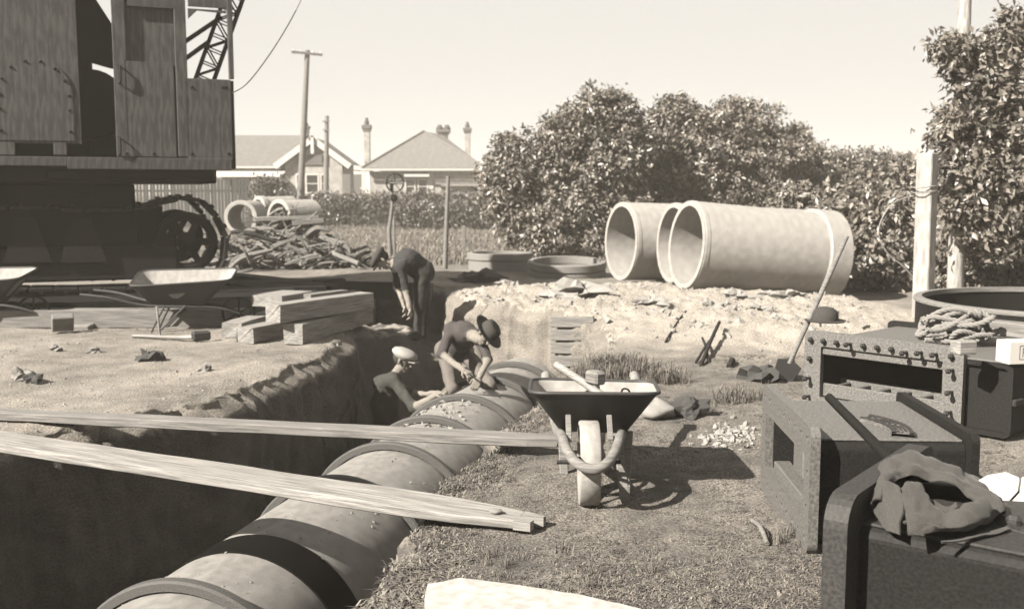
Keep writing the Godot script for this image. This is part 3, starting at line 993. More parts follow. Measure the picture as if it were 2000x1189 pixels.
func build_barrow():
	var base := G(1150, 985)
	var o := thing("wheelbarrow", "steel tray wheelbarrow holding a mallet and pole on the turf", "wheelbarrow", base)
	var d0 := 5.33
	var top := [P(1034, 768, d0), P(1290, 770, d0), P(1278, 746, 6.15), P(1038, 740, 6.15)]
	var bot := [P(1092, 842, 5.5), P(1226, 846, 5.5), P(1212, 826, 5.95), P(1096, 824, 5.95)]
	for i in 4:
		top[i] -= base; bot[i] -= base
	var tr := part(o, "tray", tray_mesh(top, bot, 0.007, false), M.tray)
	part(tr, "tray_lining", tray_mesh(top, bot, 0.007, true), M.tray_in)
	var r := 0.225
	var wm := wheel_mesh(r, 0.105, 7, Vector3(1, 0, 0.02).normalized())
	var wc := Vector3(0, r - 0.005, -0.02)
	var wh := part(o, "wheel", wm[0], M.wheel, wc)
	part(wh, "hub", wm[1], M.iron)
	for s in wm[2]: part(wh, "spoke", s, M.iron)
	# one bent tube runs round the wheel, back under the tray and out as the two handles
	var f := func(px, py, d) -> Vector3: return P(px, py, d) - base
	var half_l := [f.call(1160, 917, 5.0), f.call(1128, 905, 5.03), f.call(1108, 880, 5.12), f.call(1098, 852, 5.3), f.call(1086, 834, 5.9), f.call(1072, 768, 6.6), f.call(1066, 738, 6.9)]
	var half_r := [f.call(1160, 917, 5.0), f.call(1186, 905, 5.03), f.call(1203, 880, 5.12), f.call(1212, 852, 5.3), f.call(1218, 834, 5.9), f.call(1232, 768, 6.6), f.call(1239, 736, 6.9)]
	var path := half_l.duplicate(); path.reverse()
	half_r.remove_at(0)
	path.append_array(half_r)
	var b := B.new()
	b.tube(bent(path), 0.027, 12)
	part(o, "tube_frame", b.mesh(), M.wood_grey)
	for s in [1066, 1239]:
		b = B.new()
		var e: Vector3 = f.call(s, 737, 6.9)
		b.tube([e + Vector3(0, -0.012, 0.14), e + Vector3(0, 0.01, -0.02)], 0.033, 10)
		part(o, "hand_grip", b.mesh(), M.handle)
	for px in [[1110, 812, 1112, 878], [1190, 812, 1194, 872]]:
		b = B.new()
		b.box(along(f.call(px[0], px[1], 5.42), f.call(px[2], px[3], 5.16)) * Transform3D(Basis.IDENTITY, Vector3(0.1, 0, 0)), Vector3(0.24, 0.012, 0.03), 0.003)
		part(o, "strut", b.mesh(), M.wood_grey)
	for q in [[1098, 838, 5.95, 1102, 932], [1212, 838, 5.95, 1240, 935], [1206, 846, 5.5, 1222, 988], [1228, 842, 5.55, 1220, 988]]:
		b = B.new()
		var g := G(q[3], q[4], -0.012) - base
		var u: Vector3 = f.call(q[0], q[1], q[2])
		b.box(along(g, u) * Transform3D(Basis.IDENTITY, Vector3((u - g).length() / 2, 0, 0)), Vector3((u - g).length(), 0.022, 0.05), 0.004)
		part(o, "leg", b.mesh(), M.wood_grey)
	b = B.new()
	b.tube([Vector3(-0.17, r, -0.02), Vector3(0.17, r, -0.02)], 0.012, 8)
	part(o, "axle", b.mesh(), M.iron)
	# what lies in the tray
	var pa := P(1086, 712, 5.95); var pe := P(1196, 786, 5.62)
	b = B.new(pe)
	b.tube([pa, pa.lerp(pe, 0.5) + Vector3(0, 0.004, 0), pe], [0.024, 0.022, 0.025], 10)
	tag(part(self, "wooden_pole", b.mesh(), M.handle, pe), "round wooden pole leaning out of the wheelbarrow tray", "pole")
	var ma := P(1163, 737, 5.72); var me := P(1170, 800, 5.7)
	var ml := thing("mallet", "wooden mallet standing head up in the wheelbarrow tray", "mallet", me)
	b = B.new()
	b.tube([Vector3.ZERO, ma - me], 0.02, 10)
	part(ml, "handle", b.mesh(), M.handle)
	b = B.new()
	b.box(Transform3D(Basis(Vector3.UP, 0.6), ma - me), Vector3(0.075, 0.075, 0.11), 0.012)
	part(ml, "head", b.mesh(), M.wood_grey)
	var sk := P(1222, 770, 5.62)
	b = B.new()
	var loop := []
	for k in 15:
		var an := PI * 1.6 * k / 14.0
		loop.append(Vector3(cos(an) * 0.022, sin(an) * 0.022 + 0.01, 0.01 * sin(an * 2.0)))
	b.tube(loop, 0.006, 6)
	b.tube([Vector3(0.01, -0.01, 0), Vector3(0.06, -0.022, 0.015)], 0.012, 8)
	tag(part(self, "iron_shackle", b.mesh(), M.iron_dark, sk), "small iron shackle lying in the wheelbarrow tray", "shackle")
func old_barrow(label: String, base: Vector3, turn: float) -> Node3D:
	# low navvy barrow: sheet tray, bar frame, wheel at +x end, handles at -x end
	var o := thing("navvy_barrow", label, "wheelbarrow", Transform3D(Basis(Vector3.UP, turn), base), "navvy barrows by the excavator")
	var top := [Vector3(-0.5, 0.56, 0.33), Vector3(0.66, 0.62, 0.30), Vector3(0.66, 0.72, -0.30), Vector3(-0.5, 0.70, -0.33)]
	var bot := [Vector3(-0.3, 0.34, 0.2), Vector3(0.32, 0.32, 0.18), Vector3(0.32, 0.32, -0.18), Vector3(-0.3, 0.34, -0.2)]
	var tr := part(o, "tray", tray_mesh(top, bot, 0.008, false), M.tray)
	part(tr, "tray_lining", tray_mesh(top, bot, 0.008, true), M.tray_in)
	for s in [-1.0, 1.0]:
		var b := B.new()
		b.tube(bent([Vector3(0.72, 0.2, 0.06 * s), Vector3(0.4, 0.29, 0.14 * s), Vector3(-0.3, 0.32, 0.2 * s), Vector3(-0.75, 0.43, 0.27 * s), Vector3(-1.05, 0.47, 0.28 * s)]), 0.018, 8)
		part(o, "handle", b.mesh(), M.tray)
		b = B.new()
		b.tube(bent([Vector3(-0.12, 0.32, 0.2 * s), Vector3(-0.28, 0.0, 0.22 * s), Vector3(-0.2, 0.01, 0.22 * s), Vector3(0.12, 0.32, 0.2 * s)], 4), 0.012, 6)
		part(o, "leg", b.mesh(), M.iron)
	var wm := wheel_mesh(0.2, 0.04, 6, Vector3(0, 0, 1))
	var wh := part(o, "wheel", wm[0], M.iron_dark, Vector3(0.7, 0.2, 0))
	part(wh, "hub", wm[1], M.iron_dark)
	for s in wm[2]: part(wh, "spoke", s, M.iron_dark)
	return o
func shovel(label: String, foot: Vector3, top: Vector3, r: float, m: Material, blade: bool):
	var o := thing("shovel" if blade else "iron_bar", label, "shovel" if blade else "bar", foot)
	var d := top - foot
	var b := B.new()
	b.tube([d * 0.1, d * 0.6, d], [r, r * 1.1, r], 10)
	part(o, "shaft", b.mesh(), m)
	if blade:
		b = B.new()
		var t := along(Vector3.ZERO, d)
		var poly := PackedVector2Array([Vector2(-0.12, -0.02), Vector2(-0.08, -0.1), Vector2(0.14, -0.13), Vector2(0.17, -0.04), Vector2(0.24, 0.0), Vector2(0.17, 0.04), Vector2(0.14, 0.13), Vector2(-0.08, 0.1), Vector2(-0.12, 0.02)])
		b.prism(t * Transform3D(Basis(Vector3.RIGHT, PI / 2 + 0.5), Vector3.ZERO), poly, -0.004, 0.004)
		part(o, "blade", b.mesh(), M.iron_dark)
func rope_mesh(p: Array, r: float) -> ArrayMesh:   # three strands laid round each other
	var b := B.new()
	for s in 3:
		var q := []
		var run := 0.0
		for i in p.size():
			var d: Vector3 = (p[mini(i + 1, p.size() - 1)] - p[maxi(i - 1, 0)]).normalized()
			var x := Vector3.UP.cross(d).normalized()
			var y := d.cross(x)
			if i > 0: run += (p[i] - p[i - 1]).length()
			var a := TAU * s / 3.0 + run * 55.0
			q.append(p[i] + (x * cos(a) + y * sin(a)) * r * 0.5)
		b.tube(q, r * 0.62, 6)
	return b.mesh()
func build_tools():
	old_barrow("navvy barrow with a pale dished tray standing beside the sledgehammer", G(350, 645), 0.12)
	old_barrow("navvy barrow cut off by the picture edge, its wheel by the short block", G(-45, 640), 0.0)
	shovel("long handled shovel leaning against the bolted cast iron box", G(1530, 738, 0.02), P(1655, 461, 9.0), 0.02, M.wood_grey, true)
	# dark bar leaning across the middle box
	var a := P(1620, 776, 4.75); var e := P(1748, 905, 4.05)
	var b := B.new(e)
	b.tube([a, a.lerp(e, 0.5), e + (e - a) * 0.12], [0.021, 0.022, 0.024], 12)
	tag(part(self, "iron_bar", b.mesh(), M.iron_dark, e), "dark round bar leaning over the box with the curved plate", "bar")
	# sledgehammer lying on the dirt
	a = G(258, 656, 0.03); e = G(378, 660, 0.03)
	var o := thing("sledgehammer", "sledgehammer with a pale handle lying on the bare dirt", "sledgehammer", e)
	b = B.new()
	b.tube([a - e, (a - e) * 0.3, Vector3(0.05, 0.01, 0)], [0.02, 0.02, 0.03], 8)
	part(o, "handle", b.mesh(), M.handle)
	b = B.new()
	b.box(Transform3D(Basis(Vector3.UP, 0.5), Vector3(0.08, 0.025, 0)), Vector3(0.2, 0.105, 0.105), 0.02)
	part(o, "head", b.mesh(), M.iron)
	b = B.new()
	var st := G(312, 655)
	b.tube([Vector3(0, -0.03, 0), Vector3(-0.02, 0.34, 0.02)], 0.013, 7)
	tag(part(self, "marker_peg", b.mesh(), M.handle, st), "thin pale peg stuck in the dirt beside the dished barrow", "peg")
	b = B.new()
	b.box(Transform3D(Basis(Vector3.UP, 0.5) * Basis(Vector3.RIGHT, 0.5), Vector3(0, 0.11, 0)), Vector3(0.24, 0.2, 0.1), 0.01)
	tag(part(self, "wood_block", b.mesh(), M.wood_grey, G(122, 648)), "short grey block tipped up beside the cut-off barrow", "block")
	b = B.new()
	b.box(Transform3D(Basis(Vector3.UP, -0.3) * Basis(Vector3.RIGHT, 0.2), Vector3(0, 0.03, 0)), Vector3(0.34, 0.06, 0.2), 0.01)
	tag(part(self, "flat_board", b.mesh(), M.wood_grey, G(160, 640)), "flat broken board lying beside the short grey block", "board")
	# bowler hat on the bolted box
	var hp := G(1612, 628, 0.53) + Vector3(0, 0.002, 0)
	o = thing("felt_hat", "round felt hat set down on the bolted cast iron box", "hat", hp)
	b = B.new()
	b.lathe(Transform3D(Basis(Vector3.RIGHT, 0.06), Vector3.ZERO), [Vector2(0.115, 0.012), Vector2(0.112, 0.05), Vector2(0.1, 0.09), Vector2(0.07, 0.118), Vector2(0.03, 0.128), Vector2(0, 0.129)], 24)
	part(o, "crown", b.mesh(), M.felt)
	b = B.new()
	b.lathe(Transform3D.IDENTITY, [Vector2(0.1, 0.004), Vector2(0.165, 0.0), Vector2(0.178, 0.012), Vector2(0.165, 0.006), Vector2(0.1, 0.014)], 24)
	part(o, "brim", b.mesh(), M.felt)
	# rope heap, block under it, tin and carton on the bolted box
	var rp := G(1862, 668, 0.56)
	o = thing("rope_heap", "heap of thick frayed rope piled on the bolted cast iron box", "rope", rp)
	var r := RandomNumberGenerator.new(); r.seed = 5
	for k in 12:
		var pts := []
		var c := Vector3(r.randf_range(-0.13, 0.13), 0.035 + 0.016 * k, r.randf_range(-0.1, 0.08))
		var an := r.randf_range(-0.6, 0.6)
		var ra := r.randf_range(0.12, 0.22); var rb := r.randf_range(0.03, 0.08)
		var turns := r.randf_range(0.6, 1.1)
		var ph := r.randf() * TAU
		for j in 13:
			var q := ph + TAU * turns * j / 12.0
			var v := c + Vector3(cos(q) * ra, 0.03 * sin(q * 2.0 + k) + 0.02 * cos(q), sin(q) * rb).rotated(Vector3.UP, an)
			v.y = maxf(v.y - 0.25 * v.x * v.x, 0.02)
			pts.append(v)
		part(o, "strand", rope_mesh(bent(pts, 5), 0.019), M.rope)
	b = B.new()
	b.bx(Vector3(0, 0.04, 0), Vector3(0.13, 0.085, 0.1), 0.006)
	tag(part(self, "wood_block", b.mesh(), M.wood_new, Transform3D(Basis(Vector3.UP, 0.25), G(1882, 690, 0.61))), "small pale wood block at the corner of the bolted box", "block")
	var cx := G(1990, 708, 0.53)
	o = thing("small_carton", "small pale carton with a faded print, set beside the rope heap", "carton", Transform3D(Basis(Vector3.UP, 0.18), cx))
	b = B.new()
	b.bx(Vector3(0, 0.075, 0), Vector3(0.24, 0.15, 0.14), 0.004)
	part(o, "carton", b.mesh(), M.paper)
	b = B.new()
	for q in [[0, 0.045, 0.07, 0.006], [0, -0.045, 0.07, 0.006], [-0.035, 0, 0.006, 0.09], [0.035, 0, 0.006, 0.09], [-0.012, 0.0, 0.007, 0.06], [0.004, 0.027, 0.03, 0.007], [0.002, 0.002, 0.024, 0.007]]:
		b.bx(Vector3(q[0] - 0.01, 0.078 + q[1], 0.0705), Vector3(q[2], q[3], 0.001))
	part(o, "print", b.mesh(), M.print_ink)
	# board and round tank behind
	beam("loose_board", "thick grey board lying across the round tank behind the rope", "board", G(1898, 634, 0.66), G(2200, 665, 0.66), 0.16, 0.1, M.wood_grey, 91)
	var tc := P(2080, 700, 9.4); tc.y = 0.0
	o = thing("round_tank", "dark round tank with a pale rim behind the rope heap", "tank", tc)
	part(o, "wall", barrel_mesh(1.27, 1.31, 0.0, 0.64, 64), M.iron_dark)
	part(o, "rim", collar_mesh(1.255, 1.33, 0.615, 0.66, 64), M.wood_grey)
	part(o, "bottom", barrel_mesh(0.001, 1.27, 0.02, 0.05, 48), M.iron_dark)
	# sack and stones on the turf
	tag(part(self, "mossy_stone", lump_mesh(31, Vector3(0.14, 0.08, 0.1), 9, 0.5, false), M.dark_stone, G(1342, 798, 0.05)), "dark rounded stone on the turf beyond the wheelbarrow", "stone")
	tag(part(self, "earth_sack", lump_mesh(37, Vector3(0.17, 0.09, 0.14), 10, 0.4), M.clod, G(1268, 800, 0.05)), "pale slumped earth sack beside the dark rounded stone", "sack")
	var rocks := [[290, 702, 0.12, "dark rough stone lying alone on the bare dirt", true], [182, 686, 0.06, "small pointed stone on the dirt near the sledgehammer", false], [108, 682, 0.05, "small upright stone chip on the bare dirt", false], [45, 735, 0.09, "low wedge of stone near the planks' ends", false], [62, 742, 0.07, "flat dark stone flake beside the low wedge", true], [400, 722, 0.06, "pale flat stone on the dirt near the trench", false], [1490, 742, 0.15, "dark turf clod beside the shovel blade", true]]
	for q in rocks:
		var p := G(q[0], q[1], 0.02)
		tag(part(self, "loose_stone", lump_mesh(q[0], Vector3(q[2] * 1.1, q[2] * 0.75, q[2] * 0.8), 7, 0.75, false), M.dark_stone if q[4] else M.stone, p), q[3], "stone", "loose stones on the dirt")

# ---------------------------------------------------------------- coat, paper
# a sheet of cloth lofted through curves, creased, with two faces a few millimetres apart
func sheet(b: B, curves: Array, nu: int, nv: int, amp: float):
	var g := []
	for c in curves:
		var m: Array = c
		var row := []
		for i in nu + 1:
			var t := (m.size() - 1) * i / float(nu)
			var k := mini(int(t), m.size() - 2)
			row.append((m[k] as Vector3).cubic_interpolate(m[k + 1], m[maxi(k - 1, 0)], m[mini(k + 2, m.size() - 1)], t - k))
		g.append(row)
	var grid := []
	for j in nv + 1:
		var t := (g.size() - 1) * j / float(nv)
		var k := mini(int(t), g.size() - 2)
		var row := []
		for i in nu + 1:
			row.append((g[k][i] as Vector3).cubic_interpolate(g[k + 1][i], g[maxi(k - 1, 0)][i], g[mini(k + 2, g.size() - 1)][i], t - k))
		grid.append(row)
	var out := []
	for j in nv + 1:
		var row := []
		for i in nu + 1:
			var du: Vector3 = grid[j][mini(i + 1, nu)] - grid[j][maxi(i - 1, 0)]
			var dv: Vector3 = grid[mini(j + 1, nv)][i] - grid[maxi(j - 1, 0)][i]
			var n := du.cross(dv).normalized()
			var p: Vector3 = grid[j][i]
			var h := amp * (0.6 - 2.2 * absf(n3(p + Vector3(3, 1, 7), 0.028)) + 0.6 * n3(p, 0.06) - 0.5 * absf(n3(p * Vector3(1, 1.6, 1) + Vector3(2, 2, 2), 0.07)))
			row.append([p + n * h, n])
		out.append(row)
	for f in [0.0025, -0.0025]:
		for j in nv:
			for i in nu:
				var q := []
				for e in [[0, 0], [0, 1], [1, 1], [1, 0]]:
					var v: Array = out[j + e[0]][i + e[1]]
					q.append(v[0] + v[1] * f)
				if f < 0.0: q.reverse()
				b.quad(q[0], q[1], q[2], q[3])
func build_coat():
	var base := G(1820, 1040, 0.49)
	var w := func(q: Array) -> Array:
		var out := []
		for e in q:
			var p: Vector3 = P(e[0], e[1], e[2]) - base
			p.y = maxf(p.y, 0.004)
			out.append(p)
		return out
	var b := B.new()
	b.sm(true)
	# the back of the coat arched up into a big fold
	sheet(b, [w.call([[1700, 1000, 3.55], [1712, 975, 3.72], [1750, 950, 3.95], [1830, 945, 4.0], [1900, 960, 3.92], [1945, 985, 3.78], [1962, 1012, 3.55]]),
		w.call([[1698, 985, 3.53], [1712, 935, 3.74], [1748, 893, 3.88], [1815, 890, 3.9], [1880, 912, 3.84], [1925, 945, 3.72], [1958, 1002, 3.52]]),
		w.call([[1715, 975, 3.5], [1735, 925, 3.66], [1765, 905, 3.74], [1825, 912, 3.74], [1880, 935, 3.68], [1915, 962, 3.6], [1950, 1005, 3.48]]),
		w.call([[1722, 982, 3.5], [1750, 940, 3.64], [1780, 928, 3.7], [1830, 936, 3.68], [1876, 950, 3.62], [1910, 975, 3.54], [1940, 1010, 3.45]])], 60, 24, 0.03)
	# left flap hanging over the edge
	sheet(b, [w.call([[1700, 990, 3.56], [1722, 945, 3.6], [1745, 940, 3.58], [1768, 960, 3.5]]),
		w.call([[1712, 1010, 3.5], [1725, 980, 3.5], [1745, 978, 3.48], [1764, 990, 3.42]]),
		w.call([[1730, 1045, 3.42], [1738, 1050, 3.4], [1750, 1052, 3.38], [1760, 1050, 3.36]])], 18, 18, 0.016)
	# collar and front rolled outwards round the dark hollow
	sheet(b, [w.call([[1778, 985, 3.48], [1795, 970, 3.5], [1815, 985, 3.46], [1840, 1000, 3.43], [1872, 1008, 3.41], [1905, 995, 3.45]]),
		w.call([[1764, 958, 3.46], [1782, 938, 3.52], [1808, 952, 3.47], [1832, 992, 3.4], [1872, 1003, 3.38], [1925, 976, 3.46]]),
		w.call([[1766, 985, 3.38], [1790, 988, 3.36], [1815, 1000, 3.34], [1850, 1015, 3.32], [1890, 1010, 3.34], [1940, 990, 3.42]]),
		w.call([[1774, 1022, 3.32], [1798, 1020, 3.3], [1828, 1024, 3.28], [1858, 1032, 3.28], [1895, 1026, 3.3], [1945, 1006, 3.4]]),
		w.call([[1778, 1046, 3.3], [1800, 1044, 3.28], [1830, 1042, 3.29], [1860, 1040, 3.32], [1895, 1036, 3.34], [1935, 1022, 3.42]])], 54, 34, 0.024)
	# lining crumpled in the hollow, a pocket edge, a trailing belt
	sheet(b, [w.call([[1740, 1012, 3.5], [1790, 992, 3.58], [1850, 992, 3.6], [1900, 1004, 3.55], [1940, 1016, 3.48]]),
		w.call([[1750, 1015, 3.44], [1795, 992, 3.48], [1850, 994, 3.48], [1895, 1005, 3.46], [1930, 1015, 3.45]]),
		w.call([[1770, 1030, 3.38], [1800, 1012, 3.4], [1845, 1012, 3.4], [1890, 1015, 3.4], [1920, 1020, 3.42]])], 34, 18, 0.035)
	sheet(b, [w.call([[1800, 985, 3.45], [1825, 975, 3.46], [1850, 990, 3.44], [1868, 982, 3.45]]), w.call([[1802, 998, 3.42], [1828, 990, 3.43], [1852, 1002, 3.41], [1870, 992, 3.43]])], 18, 8, 0.014)
	sheet(b, [w.call([[1838, 1056, 3.26], [1880, 1052, 3.3], [1915, 1040, 3.36], [1948, 1034, 3.4], [1968, 1028, 3.44]]), w.call([[1840, 1058, 3.25], [1882, 1056, 3.28], [1918, 1046, 3.33], [1950, 1042, 3.37], [1974, 1034, 3.41]])], 16, 4, 0.004)
	tag(part(self, "wool_coat", b.mesh(), M.cloth, base), "crumpled dark wool coat dropped on the near cast iron box", "coat")
	# torn white paper leaning behind the coat
	var pb := P(1960, 1010, 3.75)
	var o := thing("white_paper", "torn white sheet of paper propped behind the coat", "paper", pb)
	var t := Transform3D(Basis(Vector3.UP, -0.2) * Basis(Vector3.RIGHT, -0.5), P(1960, 1010, 3.75))
	for q in [[[1912, 938], [1930, 928], [1965, 922], [1990, 932], [1992, 938], [1988, 960], [1965, 985], [1952, 990]], [[1997, 932], [2020, 930], [2060, 960], [2040, 1020], [1985, 1010], [1956, 992], [1972, 985], [1993, 962]]]:
		var poly := PackedVector2Array()
		for e in q: poly.append(PL(e[0], e[1], t))
		b = B.new()
		b.prism(Transform3D(t.basis, Vector3.ZERO), poly, -0.0008, 0.0008)
		part(o, "sheet", b.mesh(), M.paper)

# ---------------------------------------------------------------- people
func hand(bones: Array, wrist: Vector3, dir: Vector3, palm: Vector3, c: int):
	# palm slab of capsules, four fingers of unequal length bent at the knuckles, a thumb from the side
	dir = dir.normalized()
	palm = (palm - dir * palm.dot(dir)).normalized()
	var side := dir.cross(palm)
	var lens := [0.072, 0.08, 0.075, 0.058]
	for k in 4:
		var s := side * (k - 1.5) * 0.021
		var kn := wrist + dir * 0.085 + s
		bones.append([wrist + s * 0.5 + dir * 0.015, kn, 0.015, 0.012, c])
		var m: Vector3 = kn + (dir * 0.8 + palm * 0.6) * lens[k] * 0.55
		bones.append([kn, m, 0.0115, 0.0095, c])
		bones.append([m, m + (dir * 0.25 + palm) * lens[k] * 0.5, 0.0095, 0.008, c])
	var th := wrist + dir * 0.03 - side * 0.035
	var t2 := th + (dir * 0.7 - side * 0.6 + palm * 0.4) * 0.04
	bones.append([wrist + dir * 0.015, th, 0.016, 0.013, c])
	bones.append([th, t2, 0.013, 0.0105, c])
	bones.append([t2, t2 + (dir * 0.8 + palm * 0.7) * 0.03, 0.0105, 0.009, c])
func head_bones(c: Vector3, look: Vector3, up: Vector3, cs: int, ch: int) -> Array:
	look = look.normalized()
	up = (up - look * up.dot(look)).normalized()
	var sd := look.cross(up)
	return [[c + up * 0.035 - look * 0.015, c + up * 0.03 - look * 0.03, 0.088, 0.088, ch],
		[c + look * 0.02 + up * 0.0, c - up * 0.05 + look * 0.03, 0.072, 0.055, cs],
		[c - up * 0.085 + look * 0.055, c - up * 0.09 + look * 0.06, 0.032, 0.026, cs],
		[c + look * 0.085 + up * 0.015, c + look * 0.112 - up * 0.022, 0.011, 0.015, cs],
		[c + look * 0.078 + up * 0.028 - sd * 0.03, c + look * 0.078 + up * 0.028 + sd * 0.03, 0.016, 0.016, cs],
		[c + look * 0.083 - up * 0.058 - sd * 0.018, c + look * 0.083 - up * 0.058 + sd * 0.018, 0.010, 0.010, cs],
		[c - sd * 0.086 + up * 0.012, c - sd * 0.09 - up * 0.022, 0.017, 0.012, cs],
		[c + sd * 0.086 + up * 0.012, c + sd * 0.09 - up * 0.022, 0.017, 0.012, cs]]
func person(label: String, base: Vector3, cols: Array, body: Array, fine: Array) -> Node3D:
	var o := thing("person", label, "person", base)
	var s := net_new()
	net(s, body, 0.0115, 0.04, cols, 0.02)
	for f in fine: net(s, f, 0.0055, 0.012, cols)
	part(o, "body", net_mesh(s, base), M.person)
	return o
func flat_cap(o: Node3D, base: Vector3, c: Vector3, look: Vector3, up: Vector3, m: Material):
	look = look.normalized(); up = (up - look * up.dot(look)).normalized()
	var t := Transform3D(Basis(look.cross(up), up, -look), c - base)
	var b := B.new()
	b.lathe(t * Transform3D(Basis.from_scale(Vector3(1, 1, 1.12)), Vector3(0, 0.04, 0.0)), [Vector2(0.095, -0.01), Vector2(0.128, 0.018), Vector2(0.135, 0.04), Vector2(0.12, 0.068), Vector2(0.08, 0.088), Vector2(0.03, 0.095), Vector2(0, 0.096)], 20)
	part(o, "cap", b.mesh(), m)
	b = B.new()
	b.box(t * Transform3D(Basis(Vector3.RIGHT, 0.25), Vector3(0, 0.035, -0.13)), Vector3(0.15, 0.012, 0.08), 0.005)
	part(o, "peak", b.mesh(), m)
func brim_hat(o: Node3D, base: Vector3, c: Vector3, look: Vector3, up: Vector3, m: Material):
	look = look.normalized(); up = (up - look * up.dot(look)).normalized()
	var t := Transform3D(Basis(look.cross(up), up, -look), c - base) * Transform3D(Basis.from_scale(Vector3(1, 1, 1.12)), Vector3(0, 0.045, 0))
	var b := B.new()
	b.lathe(t, [Vector2(0.102, 0.0), Vector2(0.1, 0.05), Vector2(0.09, 0.09), Vector2(0.06, 0.108), Vector2(0.02, 0.1), Vector2(0, 0.092)], 22)
	part(o, "hat_crown", b.mesh(), m)
	b = B.new()
	b.lathe(t, [Vector2(0.098, -0.004), Vector2(0.15, -0.012), Vector2(0.185, 0.004), Vector2(0.15, -0.006), Vector2(0.098, 0.006)], 26)
	part(o, "hat_brim", b.mesh(), m)
func build_people():
	# colours: 0 skin, 1 shirt, 2 trousers, 3 hair, 4 boots
	# --- kneeling on the pipe, brimmed hat, hands working at the joint
	var d := 10.9
	var base := P(885, 775, d)
	var hipl := P(868, 682, 11.25); var hipr := P(905, 684, 11.3)
	var kneel := P(884, 762, 10.85); var kneer := P(958, 752, 10.75)
	var chest := P(905, 655, 11.0)
	var sl := P(882, 642, 10.9); var sr := P(932, 658, 10.78)
	var el := P(862, 692, 10.7); var hl := P(905, 722, 10.45)
	var er := P(955, 700, 10.6); var hr := P(936, 738, 10.4)
	var head := P(948, 652, 10.62)
	var look := Vector3(0.35, -0.75, 0.55)
	var up := Vector3(0.75, 0.6, 0.3)
	var bd := [[hipl, hipr, 0.115, 0.115, 2], [(hipl + hipr) / 2, chest, 0.14, 0.15, 1], [chest, (sl + sr) / 2, 0.155, 0.12, 1], [sl, sr, 0.085, 0.085, 1],
		[sl, el, 0.062, 0.05, 1], [el, hl, 0.043, 0.03, 0], [sr, er, 0.062, 0.05, 1], [er, hr, 0.043, 0.03, 0],
		[hipl, kneel, 0.095, 0.07, 2], [kneel, kneel + Vector3(-0.1, -0.1, -0.38), 0.065, 0.05, 2], [kneel + Vector3(-0.1, -0.1, -0.38), kneel + Vector3(-0.13, -0.2, -0.4), 0.05, 0.045, 4],
		[hipr, kneer, 0.095, 0.07, 2], [kneer, kneer + Vector3(0.12, -0.42, -0.08), 0.065, 0.05, 2], [kneer + Vector3(0.12, -0.42, -0.08), kneer + Vector3(0.15, -0.46, 0.1), 0.05, 0.042, 4],
		[(sl + sr) / 2, head - up * 0.09, 0.06, 0.055, 0]]
	var h1 := []; hand(h1, hl, (hl - el), Vector3(0.3, -1, 0.2), 0)
	var h2 := []; hand(h2, hr, (hr - er), Vector3(-0.5, -1, 0.2), 0)
	var o := person("person in a brimmed hat kneeling on the pipe, sleeves rolled, hands at the joint", base, [0.15, 0.03, 0.09, 0.02, 0.02], bd, [head_bones(head, look, up, 0, 3), h1, h2])
	brim_hat(o, base, head, look, up, M.felt)
	var ch := thing("caulking_iron", "short iron tool held by the kneeling person in the brimmed hat", "chisel", hl)
	var b := B.new()
	b.tube([(hl - el).normalized() * 0.06, (hl - el).normalized() * 0.12 + Vector3(0.1, -0.07, 0.06)], 0.009, 7)
	part(ch, "shaft", b.mesh(), M.iron_dark)
	# --- standing low in the trench, pale flat cap, arms over the pipe
	base = Vector3(-1.38, -1.85, -11.15)
	head = P(786, 704, 11.0)
	look = Vector3(0.9, -0.35, 0.3); up = Vector3(0.25, 0.95, 0.0)
	sl = P(742, 748, 11.2); sr = P(768, 742, 10.85)
	chest = P(752, 790, 11.1)
	var hip := base + Vector3(0, 0.88, 0)
	el = P(808, 796, 10.6); hl = P(852, 772, 10.45)
	er = P(806, 770, 11.0); hr = P(858, 768, 10.75)
	bd = [[hip, chest, 0.15, 0.16, 1], [chest, (sl + sr) / 2 + Vector3(0, -0.03, 0), 0.16, 0.12, 1], [sl, sr, 0.09, 0.09, 1], [sr, el, 0.07, 0.052, 1], [el, hl, 0.045, 0.031, 0], [sl, er, 0.065, 0.05, 1], [er, hr, 0.044, 0.03, 0],
		[hip + Vector3(0.08, 0, 0.04), base + Vector3(0.12, 0.46, 0.1), 0.1, 0.07, 2], [base + Vector3(0.12, 0.46, 0.1), base + Vector3(0.1, 0.08, 0.06), 0.065, 0.05, 2], [base + Vector3(0.1, 0.05, 0.04), base + Vector3(0.22, 0.04, 0.08), 0.05, 0.04, 4],
		[hip + Vector3(-0.08, 0, -0.05), base + Vector3(-0.1, 0.46, -0.08), 0.1, 0.07, 2], [base + Vector3(-0.1, 0.46, -0.08), base + Vector3(-0.12, 0.08, -0.1), 0.065, 0.05, 2], [base + Vector3(-0.12, 0.05, -0.1), base + Vector3(0.0, 0.04, -0.08), 0.05, 0.04, 4],
		[(sl + sr) / 2, head - up * 0.08, 0.062, 0.055, 0]]
	h1 = []; hand(h1, hl, hl - el, Vector3(0.3, -1, 0), 0)
	h2 = []; hand(h2, hr, hr - er, Vector3(0.3, -1, 0), 0)
	o = person("person in a pale flat cap standing low in the trench, arms over the pipe", base, [0.15, 0.02, 0.03, 0.02, 0.02], bd, [head_bones(head, look, up, 0, 3), h1, h2])
	flat_cap(o, base, head, look, up, M.cap)
	# --- bending over at the far side, arms hanging
	var fx := P(812, 640, 13.0)
	base = Vector3(fx.x, height(fx.x, 13.0), -13.0)
	hip = P(826, 530, 13.05)
	hip.y = maxf(hip.y, base.y + 0.78)
	chest = P(796, 508, 12.95)
	sl = P(772, 516, 13.12); sr = P(784, 520, 12.8)
	head = P(747, 508, 12.9)
